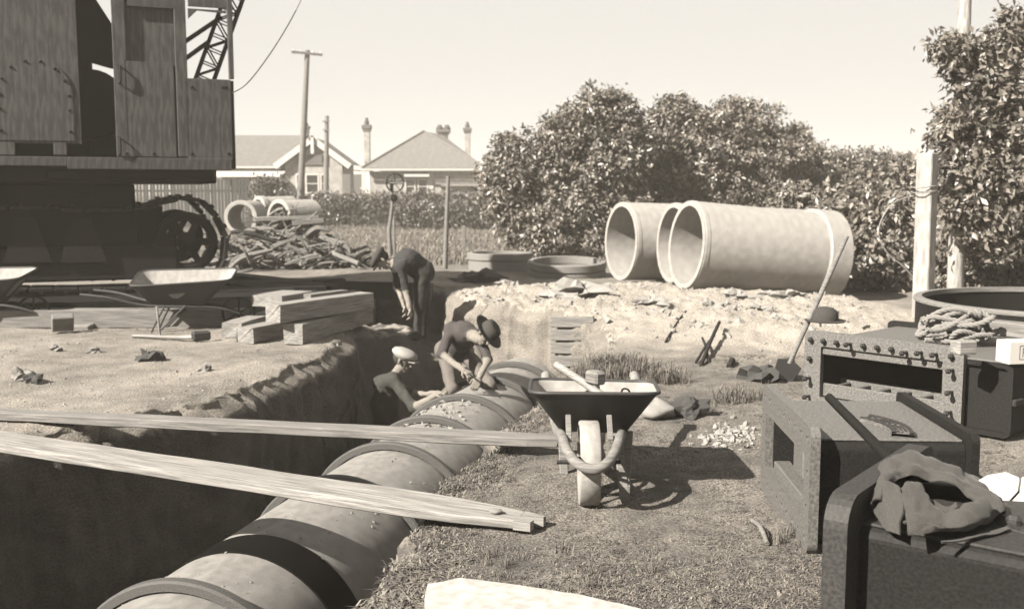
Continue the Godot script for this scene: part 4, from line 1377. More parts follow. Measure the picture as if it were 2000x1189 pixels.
	look = Vector3(-0.45, -0.85, 0.2); up = Vector3(-0.85, 0.45, 0.0)
	el = P(776, 562, 13.1); hl = P(789, 598, 13.02)
	er = P(791, 564, 12.78); hr = P(800, 602, 12.75)
	bd = [[hip, chest, 0.155, 0.15, 1], [chest, (sl + sr) / 2, 0.15, 0.115, 1], [sl, sr, 0.085, 0.085, 1], [sl, el, 0.06, 0.048, 1], [el, hl, 0.042, 0.03, 0], [sr, er, 0.06, 0.048, 1], [er, hr, 0.042, 0.03, 0],
		[hip + Vector3(0.0, -0.02, 0.08), base + Vector3(0.05, 0.42, 0.1), 0.105, 0.075, 2], [base + Vector3(0.05, 0.42, 0.1), base + Vector3(0.03, 0.07, 0.12), 0.068, 0.055, 2], [base + Vector3(0.03, 0.05, 0.12), base + Vector3(-0.1, 0.04, 0.13), 0.052, 0.042, 4],
		[hip + Vector3(0.0, -0.02, -0.08), base + Vector3(0.09, 0.42, -0.1), 0.105, 0.075, 2], [base + Vector3(0.09, 0.42, -0.1), base + Vector3(0.07, 0.07, -0.12), 0.068, 0.055, 2], [base + Vector3(0.07, 0.05, -0.12), base + Vector3(-0.06, 0.04, -0.12), 0.052, 0.042, 4],
		[(sl + sr) / 2, head - up * 0.08, 0.06, 0.055, 0]]
	h1 = []; hand(h1, hl, hl - el, Vector3(-1, 0, 0), 0)
	h2 = []; hand(h2, hr, hr - er, Vector3(-1, 0, 0), 0)
	o = person("person in dark clothes bending over at the far side of the trench", base, [0.2, 0.014, 0.012, 0.02, 0.02], bd, [head_bones(head, look, up, 0, 3), h1, h2])
	flat_cap(o, base, head, look, up, M.felt)

# ---------------------------------------------------------------- excavator
func build_excavator():
	var corner := P(451, 500, 14.5); corner.y = 0.0
	var u := Vector3(cos(0.38), 0, -sin(0.38))
	var t := Transform3D(Basis(u, Vector3.UP, u.cross(Vector3.UP)), corner)
	var o := thing("excavator", "dark crawler excavator with a riveted plate cab standing behind the barrows", "excavator", t)
	var tz = func(z) -> Transform3D: return t * Transform3D(Basis.IDENTITY, Vector3(0, 0, z))
	# a plate seen between two pixels, on the plane z of the cab
	var plate = func(called, x0, y0, x1, y1, z, th, m, bev = 0.006, parent = o):
		var f: Transform3D = tz.call(z)
		var a := Vector2(PL(x0, (y0 + y1) / 2.0, f).x, PL((x0 + x1) / 2.0, y0, f).y); var e := Vector2(PL(x1, (y0 + y1) / 2.0, f).x, PL((x0 + x1) / 2.0, y1, f).y)
		var b := B.new()
		b.bx(Vector3((a.x + e.x) / 2, (a.y + e.y) / 2, z - th / 2), Vector3(absf(e.x - a.x), absf(a.y - e.y), th), bev)
		return part(parent, called, b.mesh(), m)
	var pane: Node3D = plate.call("side_plate", -420, -110, 150, 277, 0.0, 0.03, M.cab)
	# arched inspection plate with rivets on the side plate
	var arch := PackedVector2Array()
	var c := PL(66, 185, t); var rr := PL(141, 185, t).x - c.x; var bot := PL(66, 274, t).y
	arch.append(Vector2(c.x + rr, bot)); 
	for k in 19:
		var a := PI * k / 18.0
		arch.append(c + Vector2(cos(a), sin(a) * 1.05) * rr)
	arch.append(Vector2(c.x - rr, bot))
	var b := B.new()
	b.prism(Transform3D.IDENTITY, arch, 0.0, 0.016)
	var ap := part(o, "arched_plate", b.mesh(), M.cab)
	b = B.new()
	b.lathe(Transform3D(Basis(Vector3.RIGHT, PI / 2), Vector3.ZERO), [Vector2(0.022, 0), Vector2(0.018, 0.01), Vector2(0.008, 0.015), Vector2(0, 0.016)], 8)
	var rivet := b.mesh()
	for k in 8:
		var a := PI * k / 7.0
		part(ap, "rivet", rivet, M.cab_dark, Vector3(c.x + cos(a) * rr * 0.9, c.y + sin(a) * rr * 0.95, 0.016))
	for y in [0.12, 0.4]:
		for s in [-0.9, 0.9]: part(ap, "rivet", rivet, M.cab_dark, Vector3(c.x + s * rr, bot + y, 0.016))
	# door leaf with a sunk panel
	plate.call("door_stile", 219, -110, 245, 306, 0.0, 0.04, M.cab)
	plate.call("door_stile", 341, -110, 364, 306, 0.0, 0.04, M.cab)
	plate.call("door_panel", 245.3, 121, 340.7, 306, 0.0, 0.038, M.cab, 0.002)
	plate.call("door_rail", 245.3, -110, 340.7, 14, 0.0, 0.038, M.cab, 0.002)
	plate.call("sunk_panel", 240, 8, 346, 126, -0.06, 0.02, M.cab, 0.0)
	for y in [145, 285]:
		var q := PL(231, y, t)
		b = B.new()
		b.tube(bent([Vector3(q.x, q.y + 0.12, 0.0), Vector3(q.x + 0.02, q.y + 0.09, 0.05), Vector3(q.x + 0.02, q.y - 0.09, 0.05), Vector3(q.x, q.y - 0.12, 0.0)], 4), 0.014, 6)
		part(o, "grab_handle", b.mesh(), M.cab_dark)
	# corner plate, window opening, posts
	plate.call("corner_plate", 364.3, 154, 452, 312, 0.0, 0.035, M.cab)
	plate.call("corner_post", 443, -110, 453, 153.6, 0.004, 0.08, M.cab)
	plate.call("window_head", 364.3, -110, 442.6, 14, 0.0, 0.035, M.cab)
	b = B.new()
	var w0 := PL(366, 16, t); var w1 := PL(441, 26, t)
	b.prism(Transform3D.IDENTITY, PackedVector2Array([w0, Vector2(w1.x, w0.y), w1, Vector2(w0.x + 0.12, w0.y - 0.02), Vector2(w0.x, w0.y - 0.14)]), -0.03, -0.002)
	part(o, "window_bracket", b.mesh(), M.cab)
	var r0 := PL(425, 165, t)
	for e in [[374, 170], [434, 170], [440, 170], [446, 300], [374, 300], [300, 300], [246, 300], [60, 262]]:
		var q := PL(e[0], e[1], t)
		part(o, "rivet", rivet, M.cab_dark, Vector3(q.x, q.y, 0.0))
	# skirt and floor
	plate.call("skirt", 130, 308, 452, 331, 0.02, 0.1, M.cab)
	plate.call("skirt_beam", -420, 303, 129, 322, 0.02, 0.1, M.cab)
	plate.call("step_block", -10, 277.5, 28, 302.6, 0.01, 0.12, M.cab)
	plate.call("step_block", 104, 277.5, 129, 302.6, 0.01, 0.12, M.cab)
	var fl := PL(200, 322, t).y
	var xl := PL(-420, 300, t).x
	b = B.new()
	b.bx(Vector3(xl / 2 - 0.05, fl - 0.12, -1.5), Vector3(-xl - 0.2, 0.24, 2.7), 0.02)
	part(o, "deck", b.mesh(), M.iron_dark)
	# far side, roof and machinery inside; left end wall
	var top := PL(300, -110, t).y
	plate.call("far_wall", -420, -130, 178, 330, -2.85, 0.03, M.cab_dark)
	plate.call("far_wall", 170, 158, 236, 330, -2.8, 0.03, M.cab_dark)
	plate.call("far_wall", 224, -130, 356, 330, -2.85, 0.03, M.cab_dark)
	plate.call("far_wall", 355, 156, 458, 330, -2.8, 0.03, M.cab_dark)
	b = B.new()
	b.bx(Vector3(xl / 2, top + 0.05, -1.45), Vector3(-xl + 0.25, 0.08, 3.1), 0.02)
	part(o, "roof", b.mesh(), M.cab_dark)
	b = B.new()
	b.bx(Vector3(xl, (top + fl) / 2, -1.42), Vector3(0.03, top - fl - 0.1, 2.7), 0.0)
	part(o, "end_wall", b.mesh(), M.cab_dark)
	var mt: Transform3D = tz.call(-1.6)
	b = B.new()
	var poly := PackedVector2Array()
	for e in [[120, -100], [175, -60], [184, -5], [221, 52], [260, 120], [260, 140], [214, 133], [176, 122], [168, 150], [120, 160]]: poly.append(PL(e[0], e[1], mt))
	b.prism(Transform3D.IDENTITY, poly, -1.65, -1.6)
	part(o, "gear_guard", b.mesh(), M.iron_dark)
	var bc := PL(178, 205, tz.call(-1.3)); var br := (PL(232, 205, tz.call(-1.3)).x - bc.x)
	b = B.new()
	b.lathe(Transform3D(Basis(Vector3.RIGHT, PI / 2), Vector3(bc.x, bc.y, -1.55)), [Vector2(0, 0), Vector2(br * 1.3, 0), Vector2(br * 1.3, 0.5), Vector2(0, 0.5)], 28)
	part(o, "winch_drum", b.mesh(), M.iron_dark)
	# lattice boom standing at the front, beyond the cab window
	var boom := part(o, "boom", null, null)
	var bt: Transform3D = tz.call(-1.7)
	var a0 := PL(392, 175, bt); var a1 := PL(476, -60, bt)
	var ax := Vector3(a1.x - a0.x, a1.y - a0.y, 0).normalized()
	var pr := Vector3(ax.y, -ax.x, 0)
	var Lb := 3.4
	b = B.new()
	var st := Vector3(a0.x, a0.y, -1.7) - ax * 0.5
	for s in [-0.13, 0.13]:
		for z in [-0.13, 0.13]:
			b.tube([st + pr * s + Vector3(0, 0, z), st + pr * s + Vector3(0, 0, z) + ax * Lb], 0.026, 4)
	var n := 15
	for k in n:
		var p := st + ax * (Lb * k / n); var q := st + ax * (Lb * (k + 1) / n)
		var s := 0.13 if k % 2 == 0 else -0.13
		for z in [-0.13, 0.13]:
			b.tube([p + pr * s + Vector3(0, 0, z), q - pr * s + Vector3(0, 0, z)], 0.012, 4)
			b.tube([p + pr * s + Vector3(0, 0, z), p - pr * s + Vector3(0, 0, z)], 0.01, 4)
		for e in [-0.13, 0.13]:
			b.tube([p + pr * e + Vector3(0, 0, s), q + pr * e + Vector3(0, 0, -s)], 0.012, 4)
	boom.mesh = b.mesh(); boom.material_override = M.iron_dark
	for e in [[340, 95, 432, 33], [340, 130, 406, 82]]:
		var p := PL(e[0], e[1], tz.call(-1.2)); var q := PL(e[2], e[3], tz.call(-1.2))
		b = B.new()
		b.tube([Vector3(p.x, p.y, -1.2), Vector3(q.x, q.y, -1.2)], 0.035, 5)
		part(o, "stay", b.mesh(), M.iron_dark)
	# undercarriage
	b = B.new()
	var k0 := PL(60, 330, tz.call(-1.2)); var k1 := PL(330, 400, tz.call(-1.2))
	b.lathe(Transform3D(Basis.IDENTITY, Vector3(-2.1, fl - 0.55, -1.4)), [Vector2(0, 0), Vector2(0.75, 0), Vector2(0.85, 0.15), Vector2(0.85, 0.33), Vector2(0, 0.33)], 30)
	part(o, "turntable", b.mesh(), M.iron_dark)
	b = B.new()
	var tf := PL(262, 350, tz.call(-0.6)).x
	b.bx(Vector3((xl + tf) / 2, fl - 0.72, -1.4), Vector3(tf - xl, 0.98, 1.6), 0.05)
	part(o, "truck_frame", b.mesh(), M.iron_dark)
	b = B.new()
	var q0 := PL(200, 338, tz.call(-0.15)); var q1 := PL(405, 344, tz.call(-0.15))
	b.bx(Vector3((q0.x + q1.x) / 2 - 0.3, q0.y - 0.02, -0.7), Vector3(q1.x - q0.x + 0.8, 0.14, 1.2), 0.03)
	part(o, "under_beam", b.mesh(), M.iron_dark)
	plate.call("belly_plate", 120, 402, 318, 500, -1.0, 0.05, M.iron_dark)
	# crawler tracks, each a loop of cast pads round an idler, rollers and a side frame
	var pad := B.new()
	pad.bx(Vector3.ZERO, Vector3(0.30, 0.06, 0.56), 0.012)
	pad.bx(Vector3(0, 0.04, 0), Vector3(0.06, 0.05, 0.56), 0.01)
	var pm := pad.mesh()
	for side in [-0.25, -2.55]:
		var tk := part(o, "crawler_track", null, null)
		var fr: Transform3D = tz.call(-0.25)
		var pts := []
		for e in [[-340, 470], [-325, 425], [-285, 402], [-200, 396], [0, 405], [100, 408], [200, 412], [280, 406], [325, 394], [368, 388], [404, 402], [428, 432], [441, 470], [437, 512], [420, 545], [390, 560], [200, 566], [-240, 566], [-310, 548], [-335, 515], [-340, 470]]:
			var v := PL(e[0], e[1], fr)
			pts.append(Vector3(v.x, v.y, side - 0.28))
		var sp := bent(pts, 6)
		var run := 0.0
		var nxt := 0.0
		for i in sp.size() - 1:
			var l: float = (sp[i + 1] - sp[i]).length()
			while nxt <= run + l:
				var p: Vector3 = sp[i].lerp(sp[i + 1], (nxt - run) / l)
				var dv: Vector3 = (sp[i + 1] - sp[i]).normalized()
				part(tk, "track_pad", pm, M.cab_dark, Transform3D(Basis(dv, Vector3(-dv.y, dv.x, 0), Vector3(0, 0, 1)), p))
				nxt += 0.312
			run += l
		var w := PL(366, 474, fr); var wr := PL(433, 474, fr).x - w.x
		for e in [[w, wr * 0.92], [PL(-265, 482, fr), wr * 0.92]]:
			var cz := Vector3(e[0].x, e[0].y, side - 0.28)
			b = B.new()
			for sgm in [[Vector2(e[1] * 0.72, -0.12), Vector2(e[1], -0.12)], [Vector2(e[1], -0.12), Vector2(e[1], 0.12)], [Vector2(e[1], 0.12), Vector2(e[1] * 0.72, 0.12)], [Vector2(e[1] * 0.72, 0.12), Vector2(e[1] * 0.72, -0.12)], [Vector2(0, -0.14), Vector2(0.14, -0.14), Vector2(0.14, 0.14), Vector2(0, 0.14)]]:
				b.lathe(Transform3D(Basis(Vector3.RIGHT, PI / 2), cz), sgm, 32)
			for k in 6:
				var an := TAU * k / 6.0
				var dr := Vector3(cos(an), sin(an), 0)
				b.box(Transform3D(Basis(dr, dr.cross(Vector3(0, 0, 1)) * -1.0, Vector3(0, 0, 1)), cz + dr * e[1] * 0.45), Vector3(e[1] * 0.7, 0.1, 0.08), 0.01)
			part(tk, "idler_wheel", b.mesh(), M.iron_dark)
		var f0 := PL(-250, 490, fr); var f1 := PL(350, 545, fr)
		b = B.new()
		b.bx(Vector3((f0.x + f1.x) / 2, (f0.y + f1.y) / 2, side - 0.28), Vector3(f1.x - f0.x, absf(f1.y - f0.y), 0.3), 0.03)
		part(tk, "side_frame", b.mesh(), M.cab_dark)
		for k in 3:
			var rc := PL(-60 + 110 * k, 470, fr)
			b = B.new()
			b.prism(Transform3D(Basis.IDENTITY, Vector3(rc.x, rc.y, side - 0.1)), PackedVector2Array([Vector2(-0.3, -0.3), Vector2(0.3, -0.3), Vector2(0.12, 0.3), Vector2(-0.12, 0.3)]), -0.03, 0.03)
			part(tk, "hanger_plate", b.mesh(), M.cab_dark)
	# slack cable from the cab roof
	b = B.new()
	var ca := P(455, 181, 14.6)
	var cpts := []
	for e in [[452, 182, 14.6], [480, 165, 14.8], [515, 122, 15.0], [552, 66, 15.2], [585, 5, 15.4], [610, -60, 15.6]]: cpts.append(P(e[0], e[1], e[2]))
	var cbl := B.new(ca)
	cbl.tube(bent(cpts, 4), 0.008, 5)
	tag(part(self, "slack_cable", cbl.mesh(), M.wire, ca), "thin slack cable hanging from the excavator cab corner", "cable")

# ---------------------------------------------------------------- houses, fence, poles
func wall_panel(o: Node3D, called: String, t: Transform3D, d: float, x0: float, y0: float, x1: float, y1: float, th: float, m: Material, z := 0.0) -> MeshInstance3D:
	var f := t * Transform3D(Basis.IDENTITY, Vector3(0, 0, z))
	var a := Vector2(PL(x0, (y0 + y1) / 2.0, f).x, PL((x0 + x1) / 2.0, y0, f).y); var e := Vector2(PL(x1, (y0 + y1) / 2.0, f).x, PL((x0 + x1) / 2.0, y1, f).y)
	var b := B.new()
	b.bx(Vector3((a.x + e.x) / 2, (a.y + e.y) / 2, z - th / 2), Vector3(absf(e.x - a.x), absf(a.y - e.y), th))
	return part(o, called, b.mesh(), m)
func chimney(o: Node3D, t: Transform3D, z: float, px: float, y0: float, y1: float, wpx: float, low: float, pots: int):
	var f := t * Transform3D(Basis.IDENTITY, Vector3(0, 0, z))
	var a := PL(px, y1, f); var top := PL(px, y0, f); var w := PL(px + wpx, y1, f).x - a.x
	var h := top.y - a.y
	var b := B.new()
	b.bx(Vector3(a.x, a.y + h * 0.32, z), Vector3(w, h * 0.72, w), 0.02)
	var s := part(o, "chimney", b.mesh(), M.wall if low < 0.5 else M.brick)
	b = B.new()
	b.bx(Vector3(a.x, a.y + h * 0.70, z), Vector3(w * 1.25, h * 0.05, w * 1.25), 0.02)
	b.bx(Vector3(a.x, a.y + h * 0.78, z), Vector3(w * 1.5, h * 0.1, w * 1.5), 0.03)
	part(s, "chimney_cap", b.mesh(), M.brick)
	for k in pots:
		b = B.new()
		b.lathe(Transform3D(Basis.IDENTITY, Vector3(a.x + (k - (pots - 1) * 0.5) * w * 0.8, a.y + h * 0.83, z)), [Vector2(w * 0.36, 0), Vector2(w * 0.42, h * 0.06), Vector2(w * 0.24, h * 0.12), Vector2(w * 0.24, h * 0.17), Vector2(0, h * 0.17)], 10)
		part(s, "chimney_pot", b.mesh(), M.pot)
func window(o: Node3D, t: Transform3D, x0: float, y0: float, x1: float, y1: float, z: float):
	var w := wall_panel(o, "window", t, 0.0, x0, y0, x1, y1, 0.06, M.glass, z + 0.03)
	var f := t * Transform3D(Basis.IDENTITY, Vector3(0, 0, z))
	var a := PL(x0, y0, f); var e := PL(x1, y1, f)
	var b := B.new()
	var q := 0.09
	b.frame(Transform3D.IDENTITY, [Vector2(a.x - q, e.y - q), Vector2(e.x + q, e.y - q), Vector2(e.x + q, a.y + q), Vector2(a.x - q, a.y + q)], [Vector2(a.x, e.y), Vector2(e.x, e.y), Vector2(e.x, a.y), Vector2(a.x, a.y)], z, z + 0.1)
	part(w, "frame", b.mesh(), M.trim)
	b = B.new()
	b.bx(Vector3((a.x + e.x) / 2, (a.y + e.y) / 2, z + 0.05), Vector3(e.x - a.x, 0.05, 0.05))
	part(w, "sash_bar", b.mesh(), M.trim)
func build_houses():
	# hipped villa
	var D := 72.0
	var org := P(820, 400, D); org.y = 0.0
	var t := Transform3D(Basis(Vector3.UP, 0.0), org)
	var o := thing("villa", "pale villa with a tall hipped roof and two slender chimneys", "house", t)
	var pa := func(px, py, z) -> Vector3:
		var v := PL(px, py, t * Transform3D(Basis.IDENTITY, Vector3(0, 0, z)))
		return Vector3(v.x, v.y, z)
	var e0: Vector3 = pa.call(706, 324, 0.3); var e1: Vector3 = pa.call(950, 336, 0.3)
	e1.y = e0.y - 0.15; e0.y = e1.y
	var ap: Vector3 = pa.call(828, 257, -5.2); var ap2: Vector3 = ap + Vector3(1.2, -0.1, -2.0)
	var b := B.new()
	var bk0 := e0 + Vector3(0, 0, -11); var bk1 := e1 + Vector3(0, 0, -11)
	b.tri(e0, e1, ap); b.quad(e1, bk1, ap2, ap); b.quad(bk0, e0, ap, ap2); b.tri(bk1, bk0, ap2)
	b.quad(e0, bk0, bk1, e1)
	var rf := part(o, "roof", b.mesh(), M.roof)
	b = B.new()
	b.bx((e0 + e1) / 2 + Vector3(0, -0.1, 0.06), Vector3(e1.x - e0.x + 0.2, 0.14, 0.12))
	part(rf, "gutter", b.mesh(), M.trim)
	b = B.new()
	b.tube([e0 + Vector3(0, 0.04, 0), ap + Vector3(0, 0.04, 0), e1 + Vector3(0, 0.04, 0)], 0.09, 5)
	part(rf, "hip_ridge", b.mesh(), M.roof)
	b = B.new()
	b.bx(Vector3((e0.x + e1.x) / 2, (e0.y - 0.2) / 2, -5.0), Vector3(e1.x - e0.x - 0.9, e0.y - 0.22, 9.4))
	part(o, "wall", b.mesh(), M.wall)
	# porch roof to the left
	b = B.new()
	b.prism(Transform3D.IDENTITY, PackedVector2Array([Vector2(pa.call(680, 324, -1.5).x, e0.y - 0.1), Vector2(pa.call(712, 324, -1.5).x, e0.y - 0.1), Vector2(pa.call(712, 308, -1.5).x, e0.y + 0.5)]), -6.0, -1.5)
	part(o, "porch_roof", b.mesh(), M.trim)
	wall_panel(o, "recess_shade", t, D, 684, 340, 706, 386, 0.1, M.recess_shade, -1.7)  # dark panel painted in as the porch recess's shade
	window(o, t, 793, 352, 809, 376, -0.29)
	window(o, t, 818, 352, 834, 376, -0.29)
	wall_panel(o, "awning", t, D, 789, 340, 838, 345, 0.5, M.trim, 0.25)
	wall_panel(o, "window", t, D, 915, 366, 940, 380, 0.06, M.glass, -0.26)
	wall_panel(o, "corner_board", t, D, 706, 334, 714, 388, 0.1, M.trim, -0.22)
	wall_panel(o, "corner_board", t, D, 835, 336, 846, 386, 0.1, M.trim, -0.22)
	wall_panel(o, "lean_to_roof", t, D, 850, 355, 935, 360, 1.0, M.roof, 0.9)
	chimney(o, t, -3.0, 717, 230, 312, 12, 0.0, 1)
	chimney(o, t, -7.5, 866, 244, 300, 18, 1.0, 2)
	chimney(o, t, -6.0, 913, 238, 305, 11, 0.0, 1)
	# gabled house with the long roof
	D = 62.0
	org = P(560, 400, D); org.y = 0.0
	t = Transform3D(Basis.IDENTITY, org)
	o = thing("gabled_house", "gabled house with white barge boards and a long plain roof", "house", t)
	pa = func(px, py, z) -> Vector3:
		var v := PL(px, py, t * Transform3D(Basis.IDENTITY, Vector3(0, 0, z)))
		return Vector3(v.x, v.y, z)
	# long roof
	var r0: Vector3 = pa.call(330, 264, -5.0); var r1: Vector3 = pa.call(600, 272, -5.0)
	r1.y = r0.y
	var v0: Vector3 = pa.call(330, 326, -0.8); var v1: Vector3 = pa.call(545, 326, -0.8)
	b = B.new()
	b.quad(v0, v1, r1, r0); b.quad(r0, r1, r1 + Vector3(0, -2.4, -4.2), r0 + Vector3(0, -2.4, -4.2))
	b.tri(v1, r1 + Vector3(0, -2.4, -4.2), r1)
	part(o, "roof", b.mesh(), M.roof)
	wall_panel(o, "gutter", t, D, 330, 325, 545, 328, 0.15, M.trim, -0.7)
	b = B.new()
	b.bx(Vector3((v0.x + v1.x) / 2, v0.y / 2, -4.8), Vector3(v1.x - v0.x, v0.y - 0.1, 7.6))
	part(o, "wall", b.mesh(), M.wall)
	b = B.new()
	var vr0: Vector3 = pa.call(400, 345, 1.0); var vr1: Vector3 = pa.call(545, 345, 1.0)
	b.quad(vr0, vr1, Vector3(vr1.x, v0.y - 0.25, -0.9), Vector3(vr0.x, v0.y - 0.25, -0.9))
	part(o, "veranda_roof", b.mesh(), M.trim)
	# front gable
	var g0: Vector3 = pa.call(537, 321, 0.4); var g1: Vector3 = pa.call(682, 326, 0.4); var ga: Vector3 = pa.call(609, 268, 0.4)
	g1.y = g0.y
	b = B.new()
	var bk := Vector3(0, 0, -5.0)
	b.quad(g0, ga, ga + bk, g0 + bk); b.quad(ga, g1, g1 + bk, ga + bk)
	part(o, "gable_roof", b.mesh(), M.roof)
	for e in [[g0, ga], [g1, ga]]:
		b = B.new()
		b.box(along(e[0], e[1]) * Transform3D(Basis.IDENTITY, Vector3((e[1] - e[0]).length() / 2, -0.08, 0.0)), Vector3((e[1] - e[0]).length() + 0.2, 0.34, 0.12))
		part(o, "barge_board", b.mesh(), M.trim)
	b = B.new()
	b.prism(Transform3D.IDENTITY, PackedVector2Array([Vector2(g0.x + 0.5, 0.0), Vector2(g1.x - 0.5, 0.0), Vector2(g1.x - 0.5, g0.y + 0.1), Vector2(ga.x, ga.y - 0.45), Vector2(g0.x + 0.5, g0.y + 0.1)]), -4.5, 0.0)
	part(o, "gable_wall", b.mesh(), M.wall)
	wall_panel(o, "gable_shingles", t, D, 584, 303, 636, 322, 0.08, M.brick, 0.09)
	wall_panel(o, "finial", t, D, 606, 268, 612, 300, 0.1, M.trim, 0.6)
	window(o, t, 599, 342, 621, 375, 0.02)
	window(o, t, 628, 342, 634, 375, 0.02)
	window(o, t, 580, 342, 587, 375, 0.02)
	wall_panel(o, "side_recess_shade", t, D, 668, 340, 684, 388, 0.1, M.recess_shade, 0.06)  # shade beside the gable, put in as a dark panel
	chimney(o, t, -6.0, 599, 238, 285, 9, 1.0, 1)
	# board fence
	D = 47.0
	org = P(470, 400, D); org.y = 0.0
	t = Transform3D(Basis.IDENTITY, org)
	o = thing("board_fence", "dark upright board fence between the excavator and the gabled house", "fence", t)
	var x := PL(215, 380, t).x
	var x1 := PL(562, 380, t).x
	var bm := []
	for k in 3:
		b = B.new()
		b.bx(Vector3(0, 1.12, 0.012 * k), Vector3(0.13, 2.26 + 0.03 * k, 0.03), 0.004)
		bm.append(b.mesh())
	var i := 0
	while x < x1:
		part(o, "board", bm[i % 3], M.fence, Vector3(x, 0, 0.03 * (i % 2)))
		x += 0.155
		i += 1
	b = B.new()
	b.bx(Vector3((PL(215, 380, t).x + x1) / 2, 1.7, -0.07), Vector3(x1 - PL(215, 380, t).x, 0.1, 0.07))
	part(o, "rail", b.mesh(), M.fence)
	# poles
	for q in [[583, 420, 600, 98, 46.0, 0.13, true, "tall utility pole with a crossarm in front of the gabled house"], [635, 400, 638, 226, 55.0, 0.13, false, "shorter bare pole beside the gabled house"]]:
		var foot := P(q[0], q[1], q[4]); foot.y = -0.05
		var tp := P(q[2], q[3], q[4])
		var po := thing("utility_pole", q[7], "pole", foot)
		b = B.new()
		b.tube([Vector3.ZERO, (tp - foot) * 0.5, tp - foot], [q[5] * 1.35, q[5] * 1.1, q[5] * 0.85], 9)
		part(po, "pole", b.mesh(), M.wood_grey)
		if q[6]:
			b = B.new()
			b.box(Transform3D(Basis(Vector3.UP, 0.3) * Basis(Vector3.BACK, -0.06), tp - foot - Vector3(0, 0.15, -0.12)), Vector3(1.35, 0.1, 0.09))
			var ca := part(po, "crossarm", b.mesh(), M.wood_grey)
			for s in [-0.6, -0.25, 0.25, 0.6]:
				b = B.new()
				b.lathe(Transform3D(Basis.IDENTITY, tp - foot + Vector3(s * 0.95, -0.12 - s * 0.06, 0.12 - s * 0.28)), [Vector2(0.03, 0), Vector2(0.035, 0.06), Vector2(0.02, 0.1), Vector2(0, 0.1)], 7)
				part(ca, "insulator", b.mesh(), M.trim)
		else:
			for y in [0.3, 0.75]:
				b = B.new()
				b.bx(tp - foot - Vector3(0.02, y, -0.14), Vector3(0.36, 0.07, 0.07))
				part(po, "step_iron", b.mesh(), M.wood_grey)
	# thin surveyor's staff and lamp standard
	var sf := G(869, 528)
	b = B.new()
	var stop := P(875, 344, -sf.z)
	b.tube([Vector3(0, -0.1, 0), stop - sf], [0.055, 0.04], 8)
	tag(part(self, "thin_staff", b.mesh(), M.wood_grey, sf), "thin pale upright staff standing beyond the bending person", "staff")
	var lf := G(763, 505)
	var dl := -lf.z
	o = thing("pulley_stand", "crooked post carrying an iron pulley wheel and bracket", "pulley", lf)
	b = B.new()
	b.tube([Vector3(0, -0.1, 0), P(760, 450, dl) - lf, P(766, 400, dl) - lf, P(764, 352, dl) - lf], [0.06, 0.05, 0.045, 0.04], 8)
	part(o, "post", b.mesh(), M.wood_grey)
	b = B.new()
	b.tube([P(771, 505, dl) - lf + Vector3(0, -0.1, 0), P(769, 425, dl) - lf], 0.03, 7)
	part(o, "brace", b.mesh(), M.wood_grey)
	var pc := P(771, 357, dl) - lf
	var wmh := wheel_mesh(0.235, 0.07, 5, Vector3(0.45, 0, 1).normalized())
	var pw := part(o, "pulley_wheel", wmh[0], M.iron_dark, pc)
	part(pw, "hub", wmh[1], M.iron_dark)
	for s in wmh[2]: part(pw, "spoke", s, M.iron)
	b = B.new()
	b.bx(pc + Vector3(0, 0.0, 0.06), Vector3(0.48, 0.04, 0.05), 0.005)
	part(o, "bracket", b.mesh(), M.wood_grey)
	b = B.new()
	b.bx(P(769, 386, dl) - lf, Vector3(0.16, 0.17, 0.16), 0.03)
	part(o, "weight", b.mesh(), M.iron_dark)
	# gate post near the tree and the post in the fork of the shrubs
	var gp := G(1808, 640)
	o = thing("square_post", "stout pale square post with wire wound round it", "post", gp)
	var tp2 := P(1807, 307, -gp.z) - gp
	b = B.new()
	b.box(Transform3D(Basis(Vector3.BACK, 0.012) * Basis(Vector3.UP, 0.78), Vector3(tp2.x / 2, tp2.y / 2, 0)), Vector3(0.195, tp2.y + 0.1, 0.195), 0.012)
	part(o, "post", b.mesh(), M.wood_up)
	b = B.new()
	var wp := []
	for e in [[1788, 382], [1748, 395], [1722, 430], [1718, 462], [1735, 495], [1765, 520], [1790, 548]]: wp.append(P(e[0], e[1], -gp.z + 0.1) - gp)
	b.tube(bent(wp, 5), 0.008, 5)
	part(o, "wire_loop", b.mesh(), M.handle)
	for y in [365, 375]:
		b = B.new()
		var ring := []
		var cc := P(1806, y, -gp.z) - gp
		for k in 13: ring.append(cc + Vector3(cos(TAU * k / 12) * 0.15, 0.012 * sin(k), sin(TAU * k / 12) * 0.15))
		b.tube(ring, 0.008, 5, false)
		part(o, "wire_turn", b.mesh(), M.handle)
	var up := G(1866, 596)
	b = B.new()
	b.tube([Vector3(0, -0.1, 0), P(1877, 230, -up.z) - up, P(1890, -120, -up.z) - up], [0.12, 0.1, 0.085], 12)
	tag(part(self, "utility_pole", b.mesh(), M.wood_up, up), "tall utility pole rising through the leafy tree beside the square post", "pole")
	for q in [[906, 470, 500, 30.0, 0.06, "short weathered peg standing in the rough grass"], [1060, 463, 492, 26.0, 0.05, "short pale peg in front of the round tree"]]:
		var f := P(q[0], q[2], q[3]); f.y = -0.05
		b = B.new()
		b.bx(Vector3(0, 0.35, 0), Vector3(q[4] * 2, 0.75, q[4] * 2), 0.01)
		tag(part(self, "grass_peg", b.mesh(), M.wood_grey, f), q[5], "peg")

